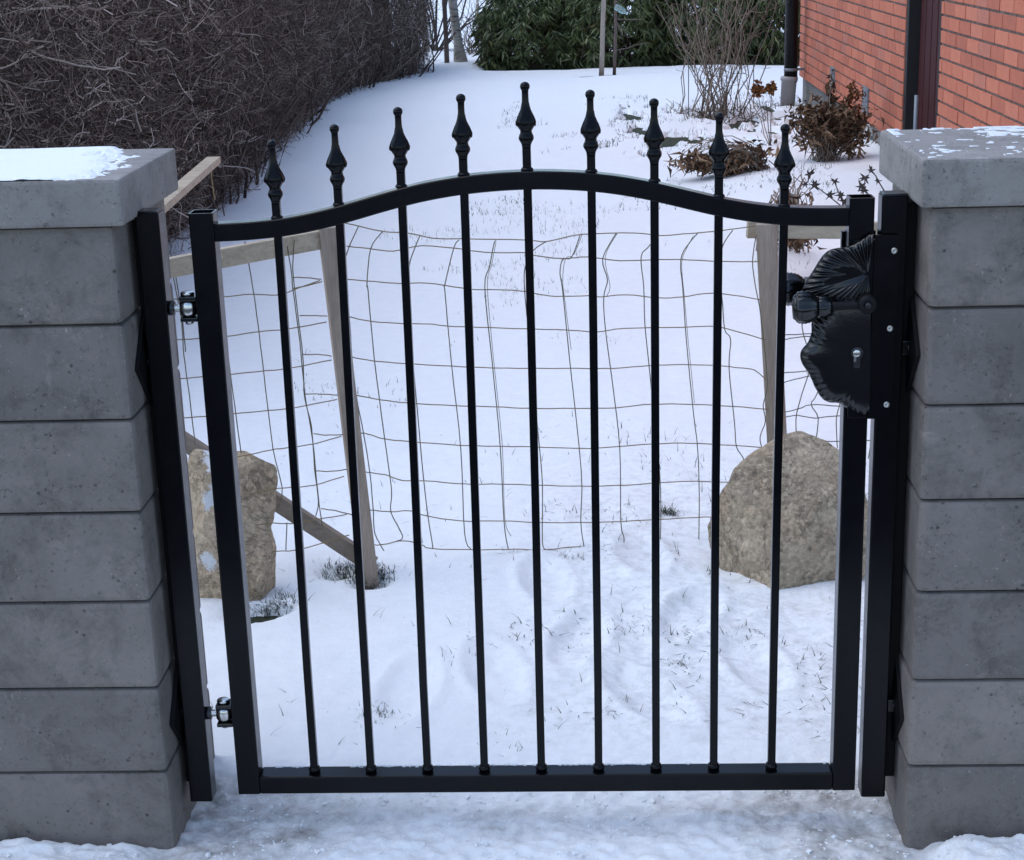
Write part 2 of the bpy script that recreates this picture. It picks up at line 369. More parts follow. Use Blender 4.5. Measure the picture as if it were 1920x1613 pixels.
# ------------------------------------------------------------------ terrain
HEDGE = np.array([(-1.93, 2.4), (-1.97, 4.5), (-2.02, 6.6), (-2.2, 10.3), (-2.33, 13.2), (-2.12, 14.9), (-1.66, 16.2), (-1.85, 17.2), (-2.6, 17.6)])
def hedge_x(y):
    return np.interp(y, HEDGE[:7, 1], HEDGE[:7, 0])
def axis_pts(segs):
    out = []
    for a, bb, n in segs: out += list(np.linspace(a, bb, n, endpoint=False))
    return np.array(out + [segs[-1][1]])
def snow_height(X, Y):
    z = np.full(X.shape, -0.062)
    inside = smooth(0.15, 0.6, Y)
    z += inside * 0.05 * (fbm(X * 0.9, Y * 0.45, 3, 3) - 0.5)
    z += inside * 0.016 * (fbm(X * 3.1, Y * 2.0, 5, 3) - 0.5)
    # trampled snow inside the gate on the right
    tr = smooth(0.25, 0.6, Y) * (1 - smooth(1.3, 2.3, Y)) * smooth(-0.25, 0.15, X)
    z += tr * 0.034 * (fbm(X * 7, Y * 7, 11, 4) - 0.52)
    z += inside * (1 - smooth(2, 4, Y)) * 0.010 * (fbm(X * 9, Y * 9, 13, 3) - 0.5)
    for fx, fy, fa, fd in ((-0.12, 0.62, 0.25, 0.016), (0.06, 0.78, -0.2, 0.02), (-0.02, 1.12, 0.15, 0.018), (0.20, 0.50, 0.5, 0.022), (0.32, 0.92, -0.35, 0.022), (0.44, 0.66, 0.2, 0.02), (-0.30, 0.55, -0.1, 0.012), (0.22, 1.30, 0.1, 0.016)):
        u_ = (X - fx) * math.cos(fa) + (Y - fy) * math.sin(fa); v_ = -(X - fx) * math.sin(fa) + (Y - fy) * math.cos(fa)
        q_ = (u_ / 0.052) ** 2 + (v_ / 0.13) ** 2
        z += -fd * np.exp(-q_ ** 2) * (0.7 + 0.6 * fbm(X * 25, Y * 25, 15, 2)) + fd * 0.35 * np.exp(-((q_ - 1.9) / 0.8) ** 2)
    # icy gateway: lumpy
    front = 1 - smooth(0.1, 0.35, Y)
    z += front * (0.018 * (fbm(X * 9, Y * 11, 21, 4) - 0.5) + 0.012 * (fbm(X * 55, Y * 70, 23, 2) - 0.5) + 0.010 * (fbm(X * 28, Y * 34, 22, 3) - 0.5) - 0.006)
    # shovelled snow against the feet of both pillars
    hl = (1 - smooth(-0.74, -0.665, X + 0.015 * (fbm(Y * 20, X * 20, 31, 3) - 0.5))) * (1 - smooth(-0.1, -0.06, Y)) * smooth(-1.2, -0.3, Y)
    hr = smooth(0.655, 0.72, X + 0.03 * (fbm(Y * 22, X * 30, 33, 3) - 0.5)) * (1 - smooth(-0.1, -0.06, Y)) * smooth(-1.2, -0.3, Y)
    z += hl * (0.030 + 0.014 * (fbm(X * 14, Y * 14, 35, 3) - 0.5)) + hr * (0.036 + 0.02 * (fbm(X * 22, Y * 22, 36, 3) - 0.5))
    # raised bed by the house wall
    bed = smooth(0.55, 1.3, X) * smooth(5.2, 6.6, Y) * (1 - smooth(8.6, 10.2, Y))
    z += bed * (0.07 + 0.05 * (fbm(X * 2.5, Y * 2.0, 41, 3) - 0.4))
    # hollow under the hedge and rhododendrons, and thin snow where grass shows
    hx = hedge_x(np.clip(Y, 2.4, 16.2))
    z -= 0.09 * smooth(0.02, 0.35, hx - X + 0.25 * (fbm(X * 3, Y * 3, 51, 3) - 0.55)) * (1 - smooth(16.3, 17.2, Y))
    z -= 0.10 * smooth(-1.2, -0.9, X) * smooth(16.25, 16.6, Y) * (1 - smooth(18.6, 19.4, Y))
    th = smooth(0.1, 0.6, X) * (1 - smooth(2.2, 2.8, X)) * smooth(8.6, 9.6, Y) * (1 - smooth(11.6, 12.8, Y))
    z -= 0.085 * th * smooth(0.55, 0.70, fbm(X * 4.2, Y * 2.0, 61, 5))
    th2 = smooth(0.9, 1.3, X) * smooth(9.5, 10.2, Y) * (1 - smooth(12.0, 12.8, Y))
    z -= 0.06 * th2 * smooth(0.5, 0.62, fbm(X * 6, Y * 3.5, 63, 4))
    # kerb of a bed in front of the rhododendrons
    kb = np.exp(-((Y - (15.55 + 0.25 * X)) / 0.16) ** 2) * smooth(-0.1, 0.2, X) * (1 - smooth(3.0, 3.4, X))
    z -= 0.06 * kb * smooth(0.38, 0.55, fbm(X * 1.7, Y * 1.0, 65, 3))
    # little hollows by the boulders and posts
    for hx_, hy_, hr_, hd in ((-0.715, 1.0, 0.05, 0.07), (-0.672, 1.005, 0.03, 0.055), (-0.64, 1.02, 0.02, 0.03), (-0.455, 1.165, 0.04, 0.05), (-0.55, 1.22, 0.035, 0.035)):
        z -= hd * np.exp(-((X - hx_) ** 2 + (Y - hy_) ** 2 * 1.4) / hr_ ** 2) * (0.5 + fbm(X * 40, Y * 40, 66, 3))
    z -= 0.012 * np.exp(-((X - 0.55) ** 2 / 0.02 + (Y - 1.06) ** 2 / 0.006))
    z -= 0.05 * smooth(-1.05, -1.4, Y + 0.15 * (fbm(X * 2, Y * 2, 68, 3) - 0.5)) * smooth(-9.2, -8.8, Y)
    # gentle rise beyond the garden
    z += 0.018 * np.clip(Y - 18, 0, 60)
    return z
def sheet(name, xs, ys, hf, m):
    X, Y = np.meshgrid(xs, ys); Z = hf(X, Y)
    V = np.stack([X, Y, Z], -1).reshape(-1, 3); nx, ny = len(xs), len(ys)
    i = (np.arange(ny - 1)[:, None] * nx + np.arange(nx - 1)[None, :]).ravel()
    F = np.stack([i, i + 1, i + nx + 1, i + nx], -1)
    return mesh_np(name, V, F, m, True), X.ravel(), Y.ravel(), Z.ravel()
xs = axis_pts([(-300, -30, 12), (-30, -4, 22), (-4, -1.3, 60), (-1.3, 1.1, 330), (1.1, 2.6, 60), (2.6, 6, 16), (6, 30, 16), (30, 300, 10)])
ys = axis_pts([(-300, -20, 12), (-20, -1.6, 20), (-1.6, -0.32, 30), (-0.32, 0.5, 170), (0.5, 2.4, 190), (2.4, 6, 130), (6, 13, 170), (13, 18, 80), (18, 40, 40), (40, 300, 14)])
me, X, Y, Z = sheet('snow_ground', xs, ys, snow_height, MT['snow'])
gate_way = (1 - smooth(0.16, 0.24, Y + 0.05 * (fbm(X * 10, Y * 10, 71, 3) - 0.5)))
ice_ = gate_way * (0.13 + 0.62 * (1 - smooth(0.0, 0.28, np.abs(np.abs(X + 0.02) - 0.56) - 0.02)) + 0.36 * np.exp(-((Y - 0.02) / 0.075) ** 2))
ice_ *= 1 - 0.75 * smooth(0.64, 0.72, np.abs(X + 0.015)) * (1 - smooth(-0.1, -0.06, Y))
ice_ = np.where((X > 0.42) & (X < 0.53) & (Y > -0.01) & (Y < 0.09), np.maximum(ice_, 0.85), ice_)
set_attr(me, 'ice', ice_ * (Y > -3))
set_attr(me, 'dirt', np.clip(smooth(-0.3, 0.2, X) * (1 - smooth(1.6, 2.6, Y)) * smooth(0.2, 0.4, Y) + 0.5 * gate_way, 0, 1))
tag(link('snow_ground', me), 'snow covering the garden and gateway', None, None, 'structure')
xs2 = axis_pts([(-6, -1, 24), (-1, 3, 80), (3, 8, 12)]); ys2 = axis_pts([(-1, 6, 24), (6, 20, 140)])
me, *_ = sheet('lawn', xs2, ys2, lambda X, Y: -0.104 + 0.02 * (fbm(X * 5, Y * 5, 81, 3) - 0.5), MT['lawn_soil'])
tag(link('lawn', me), 'dark winter lawn showing through thin snow', None, None, 'structure')
me, *_ = sheet('added_road', np.linspace(-60, 60, 60), np.linspace(-9.6, -0.95, 12), lambda X, Y: -0.088 + 0 * X, MT['asphalt'])  # unseen asphalt, added to darken gate reflections and cut bounce from the snow
tag(link('added_road', me), 'unseen dark street added in front of the gate', None, None, 'structure')
def gz(x, y): return float(snow_height(np.array([float(x)]), np.array([float(y)]))[0])

# ------------------------------------------------------------------ stone pillars
def block_mesh(lo, hi, mat_, dirs):
    """concrete block with worn arrises; slightly uneven"""
    b = MB(); b.box(lo, hi, 0.0045); me = b.mesh('block', mat_)
    return me
ZB = [0.886 - 0.16 * i for i in range(7)]
def pillar(xin, side, label, caplabel):
    xo = xin + side * 0.62
    p = empty('stone_pillar', ((xin + xo) / 2, 0.1, -0.07)); tag(p, label, 'pillar', 'pillars beside the gate')
    top = 1.046
    for i in range(7):
        zt = top if i == 0 else ZB[i - 1]; zb = ZB[i] if i < 6 else -0.12
        j = random.uniform(-0.0012, 0.0012)
        lo = (min(xin + j, xo), -0.075 + random.uniform(-.001, .001), zb + 0.0012); hi = (max(xin + j, xo), 0.27, zt - 0.0012)
        b = MB(); b.box(lo, hi, 0.0095)
        o = b.build('block', MT['concrete_block'], p)
    b = MB(); b.box((min(xin, xo) + 0.012, -0.06, -0.1), (max(xin, xo) - 0.012, 0.255, top - 0.01)); b.build('core', MT['mortar'], p)
    cx = xin - side * 0.021
    lo = (min(cx, xo + side * 0.02), -0.088, top + 0.0005); hi = (max(cx, xo + side * 0.02), 0.29, 1.121)
    b = MB(); b.box(lo, hi, 0.0055); c = b.build('capstone', MT['concrete_cap'], p)
    return p, lo, hi
PL, llo, lhi = pillar(-0.653, -1, 'left grey concrete block pillar with snow lying on its capstone', '')
PR, rlo, rhi = pillar(0.625, 1, 'right grey concrete block pillar with bare, barely frosted capstone', '')

# snow on the left capstone: thick in the middle, crumbling away towards the gate side
nx, ny = 420, 230
xs = np.linspace(llo[0] + 0.004, lhi[0] - 0.002, nx); ys = np.linspace(llo[1] + 0.003, lhi[1] - 0.003, ny)
X, Y = np.meshgrid(xs, ys)
edge = np.minimum(np.minimum(X - xs[0], ys[-1] - Y), (Y - ys[0]) - 0.002 + 0.012 * (fbm(X * 30, Y * 30, 91, 3) - 0.5))
gs = lhi[0] - X - 0.022 + 0.10 * (fbm(X * 16, Y * 22, 92, 5) - 0.5) - 0.055 * smooth(0.0, 0.28, Y)
h = 0.0075 * np.sqrt(np.clip((edge + 0.004) / 0.012, 0, 1)) * smooth(-0.02, 0.06, gs)
h = h * (0.75 + 0.5 * fbm(X * 8, Y * 8, 93, 3)) * (1 - 0.9 * (1 - smooth(0, 0.07, gs)) * smooth(0.42, 0.55, fbm(X * 70, Y * 60, 94, 4))) - 0.0011
V = np.stack([X, Y, lhi[2] + h], -1).reshape(-1, 3)
i = (np.arange(ny - 1)[:, None] * nx + np.arange(nx - 1)[None, :]).ravel()
o = link('snow_layer', mesh_np('snow_layer', V, np.stack([i, i + 1, i + nx + 1, i + nx], -1), MT['cap_snow'], True))
tag(o, 'thin white snow lying on the left capstone', 'snow', None, 'stuff')
# specks of frost on the right capstone
nx, ny = 300, 190
xs = np.linspace(rlo[0] + 0.003, rhi[0] - 0.004, nx); ys = np.linspace(rlo[1] + 0.002, rhi[1] - 0.003, ny)
X, Y = np.meshgrid(xs, ys)
f_ = fbm(X * 55, Y * 62, 95, 4); f2 = fbm(X * 7, Y * 12, 96, 3)
h = np.where(f_ * 0.75 + f2 * 0.5 > 0.76, 0.0010, -0.002)
h = np.where((ys[-1] - Y < 0.01) & (fbm(X * 34, Y * 4, 97, 3) > 0.5), 0.0018, h)
h = np.where((Y - ys[0] < 0.008) | (X - xs[0] < 0.008), -0.002, h)
V = np.stack([X, Y, rhi[2] + h], -1).reshape(-1, 3)
i = (np.arange(ny - 1)[:, None] * nx + np.arange(nx - 1)[None, :]).ravel()
o = link('frost_layer', mesh_np('frost_layer', V, np.stack([i, i + 1, i + nx + 1, i + nx], -1), MT['frost'], True))
tag(o, 'specks of frost on the right capstone', 'frost', None, 'stuff')

# ------------------------------------------------------------------ gate
BK = MT['black_coat']; BG = MT['black_gloss']
GH = 1.050
gate = empty('garden_gate', (0, 0.02, 0)); tag(gate, 'black metal garden gate with arched top rail and spear-topped bars', 'gate')
def tube_post(x0, x1, y0, y1, z0, z1, wall=0.0028):
    """square hollow section, open at the top"""
    b = MB()
    r = 0.0035
    def ring(ax0, ax1, ay0, ay1, rr):
        P = []
        for cx, cy, a0 in ((ax1 - rr, ay1 - rr, 0), (ax0 + rr, ay1 - rr, 90), (ax0 + rr, ay0 + rr, 180), (ax1 - rr, ay0 + rr, 270)):
            for k in range(4):
                a = math.radians(a0 + 30 * k); P.append((cx + rr * math.cos(a), cy + rr * math.sin(a)))
        return P
    O = ring(x0, x1, y0, y1, r); I = ring(x0 + wall, x1 - wall, y0 + wall, y1 - wall, 0.002)
    n = len(O)
    V = [(x, y, z0) for x, y in O] + [(x, y, z1) for x, y in O] + [(x, y, z1) for x, y in I] + [(x, y, z0 + 0.01) for x, y in I]
    F = []
    for L in range(3):
        for k in range(n):
            k2 = (k + 1) % n; F.append((L * n + k, L * n + k2, (L + 1) * n + k2, (L + 1) * n + k))
    F.append(tuple(range(n))[::-1]); F.append(tuple(3 * n + k for k in range(n))[::-1])
    b.add(V, F); return b
# mitred-looking frame: stiles run full height, bottom rail butts between them
tube_post(-0.55, -0.51, 0, 0.04, 0.0, GH).build('stile', BK, gate)
tube_post(0.51, 0.55, 0, 0.04, 0.0, GH).build('stile', BK, gate)
b = MB(); b.box((-0.5098, 0.0, 0.0), (0.5098, 0.04, 0.034), 0.003); b.build('bottom_rail', BK, gate)
def arch_z(x):   # top of the arched rail
    ks = np.array([-0.51, -0.46, -0.4, -0.35, -0.3, -0.25, -0.2, -0.15, -0.1, -0.05, 0, 0.05, 0.1, 0.15, 0.2, 0.25, 0.3, 0.35, 0.4, 0.46, 0.51])
    zs_ = np.array([1.0315, 1.0325, 1.037, 1.0455, 1.0568, 1.0705, 1.0832, 1.0930, 1.0995, 1.1033, 1.1046, 1.1033, 1.0995, 1.0925, 1.0822, 1.0690, 1.0555, 1.0450, 1.0380, 1.0345, 1.0340])
    return float(np.interp(x, ks, zs_))
N = 96; b = MB(); V = []; F = []
ax = np.linspace(-0.5098, 0.5098, N); zz = np.array([arch_z(x) for x in ax])
for _ in range(6): zz[1:-1] = 0.25 * zz[:-2] + 0.5 * zz[1:-1] + 0.25 * zz[2:]
prof = [(0.0048, -0.0275), (0.0048, -0.0018), (0.0066, 0), (0.0334, 0), (0.0352, -0.0018), (0.0352, -0.0275), (0.0334, -0.0293), (0.0066, -0.0293)]
sl_ = np.gradient(zz, ax)
for i in range(N):
    nrm = np.array([-sl_[i], 1.0]); nrm /= np.linalg.norm(nrm)
    for (yy, dz) in prof: V.append((ax[i] + nrm[0] * dz * (0 < i < N - 1), yy, zz[i] + nrm[1] * dz))
for i in range(N - 1):
    for k in range(8):
        k2 = (k + 1) % 8; F.append((i * 8 + k, i * 8 + k2, (i + 1) * 8 + k2, (i + 1) * 8 + k))
F.append(tuple(range(8))); F.append(tuple((N - 1) * 8 + k for k in range(8)))
b.add(V, F); b.build('arched_rail', BK, gate)
# bars: square section through the rail, collar at the foot
bar_z = [1.163, 1.185, 1.2095, 1.2275, 1.2435, 1.2285, 1.2125, 1.188, 1.1675]
bar_b = [-0.4124 + 0.10207 * i for i in range(9)]
bar_t = [-0.409, -0.307, -0.204, -0.103, -0.001, 0.1015, 0.202, 0.3045, 0.4085]
def finial_mesh():
    """ball, neck, teardrop with a raised drop on each face, collar; origin at the tip, +Z up"""
    b = MB(); V = []; F = []
    P = [(0, 0.0006, 0), (-0.0006, 0.0032, 0), (-0.0022, 0.0058, 0), (-0.0048, 0.0074, 0), (-0.0078, 0.0078, 0), (-0.0106, 0.0072, 0), (-0.0132, 0.0056, 0),
         (-0.0146, 0.0054, 0.1), (-0.020, 0.0053, 0.3), (-0.027, 0.0054, 0.5), (-0.035, 0.0059, 0.6), (-0.042, 0.0071, 0.65), (-0.048, 0.0094, 0.65), (-0.054, 0.0121, 0.6), (-0.059, 0.0142, 0.5), (-0.0635, 0.0151, 0.45), (-0.068, 0.0146, 0.35), (-0.072, 0.0124, 0.25), (-0.0755, 0.0099, 0.15),
         (-0.078, 0.0091, 0.05), (-0.081, 0.0098, 0), (-0.084, 0.0114, 0), (-0.0878, 0.0123, 0), (-0.0915, 0.0114, 0), (-0.095, 0.0091, 0.2), (-0.0985, 0.0075, 0.7), (-0.104, 0.0069, 0.95)]
    n = 32
    for (z, r, sq) in P:
        for k in range(n):
            a = 2 * math.pi * (k + 0.5) / n; c, s_ = math.cos(a), math.sin(a)
            q = 1.0 / max(abs(c), abs(s_)); rr = r * ((1 - sq) + sq * min(q, 1.22))
            V.append((rr * c, rr * s_, z))
    for i in range(len(P) - 1):
        for k in range(n):
            k2 = (k + 1) % n; F.append((i * n + k, i * n + k2, (i + 1) * n + k2, (i + 1) * n + k))
    F.append(tuple(range(n))); F.append(tuple((len(P) - 1) * n + k for k in range(n)))
    b.add(V, F, True)
    # raised drop outline on the four faces
    prof_r = np.array([p[1] * ((1 - p[2]) + p[2]) for p in P]); prof_z = np.array([p[0] for p in P])
    for q in range(4):
        ca, sa = math.cos(q * math.pi / 2), math.sin(q * math.pi / 2)
        pts = []
        for u in np.linspace(0, 1, 25):
            an = -math.pi * 0.5 + (u - 0.5) * 2 * math.pi * 0.86
            zz_ = -0.0615 + 0.0068 * math.sin(an) * (1.0 if math.sin(an) < 0 else 4.6)
            wd = 0.0086 * math.cos(an) * (1.0 if math.sin(an) < 0 else (1 - math.sin(an) * 0.82))
            r0 = float(np.interp(-zz_, -prof_z, prof_r)) - 0.0001
            x, y = wd * min(1, r0 / 0.0153 + 0.12) * 0.92, -r0 - 0.0002
            pts.append((x * ca - y * sa, x * sa + y * ca, zz_))
        b.tube(pts, 0.0003 + 0.0010 * np.sin(np.linspace(0, math.pi, 25)), 6)
    return b.mesh('finial', BK)
fin_me = finial_mesh()
collar = MB(); collar.lathe([(0, 0.0078), (0.002, 0.0102), (0.0055, 0.0108), (0.009, 0.0096), (0.0105, 0.0072)], (0, 0, 0), n=16); collar_me = collar.mesh('collar', BK)
weld = MB(); weld.lathe([(-0.001, 0.0102), (0.0015, 0.0098), (0.004, 0.0078)], (0, 0, 0), n=12); weld_me = weld.mesh('weld', BK)
for i in range(9):
    zt, xb, xt = bar_z[i], bar_b[i], bar_t[i]
    zr = arch_z(xt)
    b = MB(); z0 = 0.0342; z1 = zt - 0.102
    h = 0.0067; xa, xc = xb, xt
    pts = [(xa, z0), (xa + (xc - xa) * 0.2 + 0.0012 * random.uniform(-1, 1), 0.23 + random.uniform(-.04, .04)), ((xa + xc) / 2 + 0.001 * random.uniform(-1, 1), 0.55), (xc, zr - 0.03), (xc, z1)]
    V = []; F = []
    for (x, z) in pts:
        for dx, dy in ((-h, -h + .0012), (-h + .0012, -h), (h - .0012, -h), (h, -h + .0012), (h, h - .0012), (h - .0012, h), (-h + .0012, h), (-h, h - .0012)): V.append((x + dx, 0.02 + dy, z))
    for k in range(len(pts) - 1):
        for j in range(8): F.append((k * 8 + j, k * 8 + (j + 1) % 8, (k + 1) * 8 + (j + 1) % 8, (k + 1) * 8 + j))
    F.append(tuple(range(8))); F.append(tuple((len(pts) - 1) * 8 + j for j in range(8)))
    b.add(V, F); bar = b.build('bar', BK, gate)
    for nm, mm, loc in (('finial', fin_me, (xt, 0.02, zt)), ('collar', collar_me, (xb, 0.02, 0.0345)), ('weld', weld_me, (xt, 0.02, zr + 0.0005))):
        c = bpy.data.objects.new(nm, mm); COL.objects.link(c); c.parent = bar; c.matrix_parent_inverse = bar.matrix_parent_inverse.inverted() @ bar.matrix_parent_inverse
        c.location = Vector(loc)
# ---- hinges: zinc eye bolt in a black fork welded to the stile
def hinge(z):
    g = empty('hinge', (0, 0, 0)); g.parent = gate; g.matrix_parent_inverse = Matrix.Translation(-Vector(gate.location))
    for dz in (0.0175, -0.0175):
        b = MB(); b.box((-0.579, 0.004, z + dz - 0.0035), (-0.5502, 0.036, z + dz + 0.0035), 0.0018); b.build('fork_plate', BG, g)
    b = MB(); b.lathe([(-0.014, 0.0085), (-0.0125, 0.0125), (-0.008, 0.0148), (0, 0.0155), (0.008, 0.0148), (0.0125, 0.0125), (0.014, 0.0085)], (-0.567, 0.02, z), n=24); b.build('eye', MT['zinc'], g)
    b = MB(); b.lathe([(-0.0275, 0.006), (-0.0235, 0.008), (0.021, 0.008), (0.0212, 0.0115), (0.0255, 0.0115), (0.027, 0.0095)], (-0.567, 0.02, z), n=18); b.build('pin', MT['zinc'], g)
    b = MB(); pr = []
    for k in range(14): pr.append((-0.5985 + k * 0.0012, 0.0068 if k % 2 else 0.0058))
    pr.append((-0.5815, 0.0058)); pr.append((-0.575, 0.0058)); b.lathe(pr, (0, 0.02, z), (1, 0, 0), 14); b.build('bolt', MT['zinc'], g)
    b = MB(); b.lathe([(-0.5978, 0.0125), (-0.5975, 0.0128), (-0.5905, 0.0128), (-0.590, 0.0118)], (0, 0.02, z), (1, 0, 0), 6); b.build('nut', MT['dark_steel'], g)
hinge(0.891); hinge(0.152)

# ------------------------------------------------------------------ gate posts fixed to the pillars
def diamond(xw, side, z, parent, dy=0.05):
    """diamond wall plate: lies on the pillar's inner face, with a bolt head"""
    g = empty('fixing_plate'); g.parent = parent; g.matrix_parent_inverse = Matrix.Translation(-Vector(parent.location))
    t0, t1 = xw + side * 0.0012, xw + side * 0.0075
    pts = [(-0.034, 0.0), (dy - 0.004, 0.092), (dy + 0.008, 0.086), (0.088, 0.012), (0.088, -0.012), (dy + 0.008, -0.088), (dy - 0.004, -0.092)]
    n = len(pts); V = [(t0, y, z + q) for y, q in pts] + [(t1, y, z + q) for y, q in pts]
    # shallow pyramid towards the camera edge gives the plate its creased look
    V.append((t1 + side * 0.004, dy - 0.005, z))
    F = [tuple(range(n))] + [(k, (k + 1) % n, n + (k + 1) % n, n + k) for k in range(n)] + [(n + k, n + (k + 1) % n, 2 * n) for k in range(n)]
    b = MB(); b.add(V, F); b.build('plate', MT['black_matte'], g)
    b = MB(); b.lathe([(t1 * side - 0.002 * 1, 0.0075), (t1 * side + 0.004, 0.0075), (t1 * side + 0.0055, 0.005)], (0, 0.022, z), (side, 0, 0), 6); b.build('bolt_head', MT['dark_steel'], g)
def gate_post(x0, x1, z0, label, xw, side):
    p = empty('gate_post', ((x0 + x1) / 2, 0.02, z0)); tag(p, label, 'post', 'black posts on the pillars')
    b = tube_post(x0, x1, 0.0, 0.04, z0, 1.0515); b.build('tube', BK, p)
    b = MB(); b.box((x0 + 0.0015, 0.0015, 1.050), (x1 - 0.0015, 0.0385, 1.0555), 0.002); b.build('end_cap', BG, p)
    lo, hi = sorted((xw + side * 0.001, (x0 + 0.001 if side > 0 else x1 - 0.001)))
    b = MB(); b.box((lo, 0.037, z0 + 0.02), (hi + 0.01 if side > 0 else hi, 0.056 if side > 0 else 0.10, 1.035), 0.001); b.build('gap_filler', MT['black_matte'], p)  # black filler added to block the bright gap between post and pillar
    for z in (0.80, 0.155):
        b = MB(); b.box((lo, 0.016, z - 0.012), (hi, 0.030, z + 0.012), 0.002); b.build('bracket', BG, p)
        diamond(xw, side, z, p)
    return p
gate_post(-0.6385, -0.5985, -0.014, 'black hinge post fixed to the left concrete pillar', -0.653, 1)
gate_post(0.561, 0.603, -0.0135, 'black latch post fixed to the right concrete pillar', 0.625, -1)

# ------------------------------------------------------------------ lock with leaf-shaped plates (moves with the gate)
def lz(x, y, Y): return at_y(1440 + x / 3.666, 400 + y / 3.666, Y)
lock = empty('lock'); lock.parent = gate; lock.matrix_parent_inverse = Matrix.Translation(-Vector(gate.location))
def leaf_plate(name, outline, hub, y0, dish, amp, freq, ridge_depth, seed, thick=0.003):
    """pressed leaf: rim outline, hub, radial ridges growing towards the rim, real thickness"""
    rr_ = np.random.default_rng(seed)
    O = np.array([lz(x, y, y0) for x, y in outline]); H = lz(hub[0], hub[1], y0)
    # resample outline
    d = np.r_[0, np.cumsum(np.linalg.norm(np.diff(O, axis=0), axis=1))]; n = 200; s_ = np.linspace(0, d[-1], n)
    Q = np.stack([np.interp(s_, d, O[:, k]) for k in range(3)], -1)
    for _ in range(3): Q[1:-1] = 0.25 * Q[:-2] + 0.5 * Q[1:-1] + 0.25 * Q[2:]
    rings = 34; V = []; mx = np.linalg.norm(Q - H, axis=1)
    ph = np.cumsum(rr_.uniform(0.6, 1.4, n)); ph = ph / ph[-1] * freq * 2 * math.pi
    depth = ridge_depth * (0.6 + 0.8 * vnoise(np.arange(n) / 9.0, np.zeros(n), seed + 1))
    for side in (0, 1):
        for r in range(rings + 1):
            f = (r / rings) ** 0.8
            P = H + (Q - H) * f
            from_rim = (1 - f) * mx
            rid = amp * np.sin(ph) * np.clip(1 - from_rim / (depth + 1e-6), 0, 1) ** 0.7 * smooth(0.0, 0.006, from_rim)
            back = np.clip((f - 0.8) / 0.2, 0, 1) ** 2 * 0.007
            P = P.copy(); P[:, 1] = y0 + dish(f) + rid + back + side * thick
            P[:, 2] += 0.0
            V.append(P)
    V = np.concatenate(V); L = rings + 1; F = []
    for side in (0, 1):
        for r in range(rings):
            for k in range(n - 1):
                a = (side * L + r) * n + k; F.append((a, a + 1, a + n + 1, a + n))
    for k in range(n - 1):
        a = rings * n + k; c = (L + rings) * n + k; F.append((a, a + 1, c + 1, c))
    b = MB(); b.add(V, F, True); return b.build(name, BG, lock)
lower = [(690, 1414), (655, 1409), (620, 1396), (600, 1388), (575, 1378), (548, 1355), (520, 1332), (495, 1313), (465, 1312), (430, 1311), (405, 1302), (385, 1291), (362, 1266), (350, 1250), (340, 1226), (325, 1206), (312, 1170), (302, 1150), (290, 1120), (275, 1098), (258, 1072), (245, 1056), (234, 1030), (226, 1005), (226, 975), (234, 950), (252, 928), (270, 910), (285, 888), (295, 858), (304, 830), (304, 795), (302, 765), (315, 735), (332, 700), (380, 650), (430, 575), (540, 545), (620, 535), (700, 530)]
leaf_plate('leaf_plate', lower, (697, 980), -0.010, lambda f: -0.009 * (1 - f ** 7), 0.0021, 30, 0.018, 5)
upper = [(700, 600), (640, 612), (560, 606), (470, 600), (400, 590), (330, 572), (270, 558), (238, 545), (240, 520), (250, 500), (272, 460), (296, 425), (318, 390), (345, 345), (360, 322), (382, 292), (408, 268), (435, 252), (480, 243), (530, 237), (570, 226), (600, 212), (640, 190), (680, 162), (705, 146), (728, 138)]
leaf_plate('leaf_plate', upper, (690, 420), -0.014, lambda f: 0.010 * (1 - f) ** 1.5 - 0.012 * f * (1 - f) - 0.004, 0.0026, 24, 0.040, 9)
# strip that closes against the latch post
c0, c1, c2, c3 = lz(736, 150, -0.013), lz(908, 150, -0.013), lz(842, 1412, -0.013), lz(684, 1414, -0.013)
b = MB(); V = [c0, c1, c2, c3]; V += [np.array(p) + (0, 0.0032, 0) for p in V]
b.add(V, [(0, 1, 2, 3), (4, 5, 6, 7), (0, 1, 5, 4), (1, 2, 6, 5), (2, 3, 7, 6), (3, 0, 4, 7)]); b.build('cover_strip', BK, lock)
b = MB(); cc0, cc2 = lz(745, 175, 0), lz(790, 1395, 0); b.box((0.5155, -0.0095, cc2[2]), (0.5585, -0.0005, cc0[2]), 0.001); b.build('lock_case', BK, lock)
for sx, sy in ((868, 258), (838, 792), (815, 1315)):
    p = lz(sx, sy, -0.014); b = MB(); b.lathe([(0, 0.0052), (0.0012, 0.0052), (0.0022, 0.0042), (0.0023, 0.0018), (0.0012, 0.0014)], p, (0, -1, 0), 18); b.build('screw', MT['screw_steel'], lock)
# euro cylinder keyhole
p = lz(612, 985, -0.021); b = MB(); b.lathe([(0, 0.0098), (0.004, 0.0098), (0.0045, 0.0085)], p + (0, 0.002, 0.006), (0, -1, 0), 20); b.box(p + (-0.0052, -0.0022, -0.019), p + (0.0052, 0.003, 0.0), 0.001); b.build('cylinder', MT['dark_steel'], lock)
b = MB(); b.lathe([(0, 0.0062), (0.001, 0.0062), (0.0016, 0.0052)], p + (-0.001, -0.0024, 0.006), (0, -1, 0), 16); b.box(p + (-0.0058, -0.0035, -0.008), p + (-0.0018, -0.0024, 0.004)); b.build('key_plug', MT['zinc'], lock)
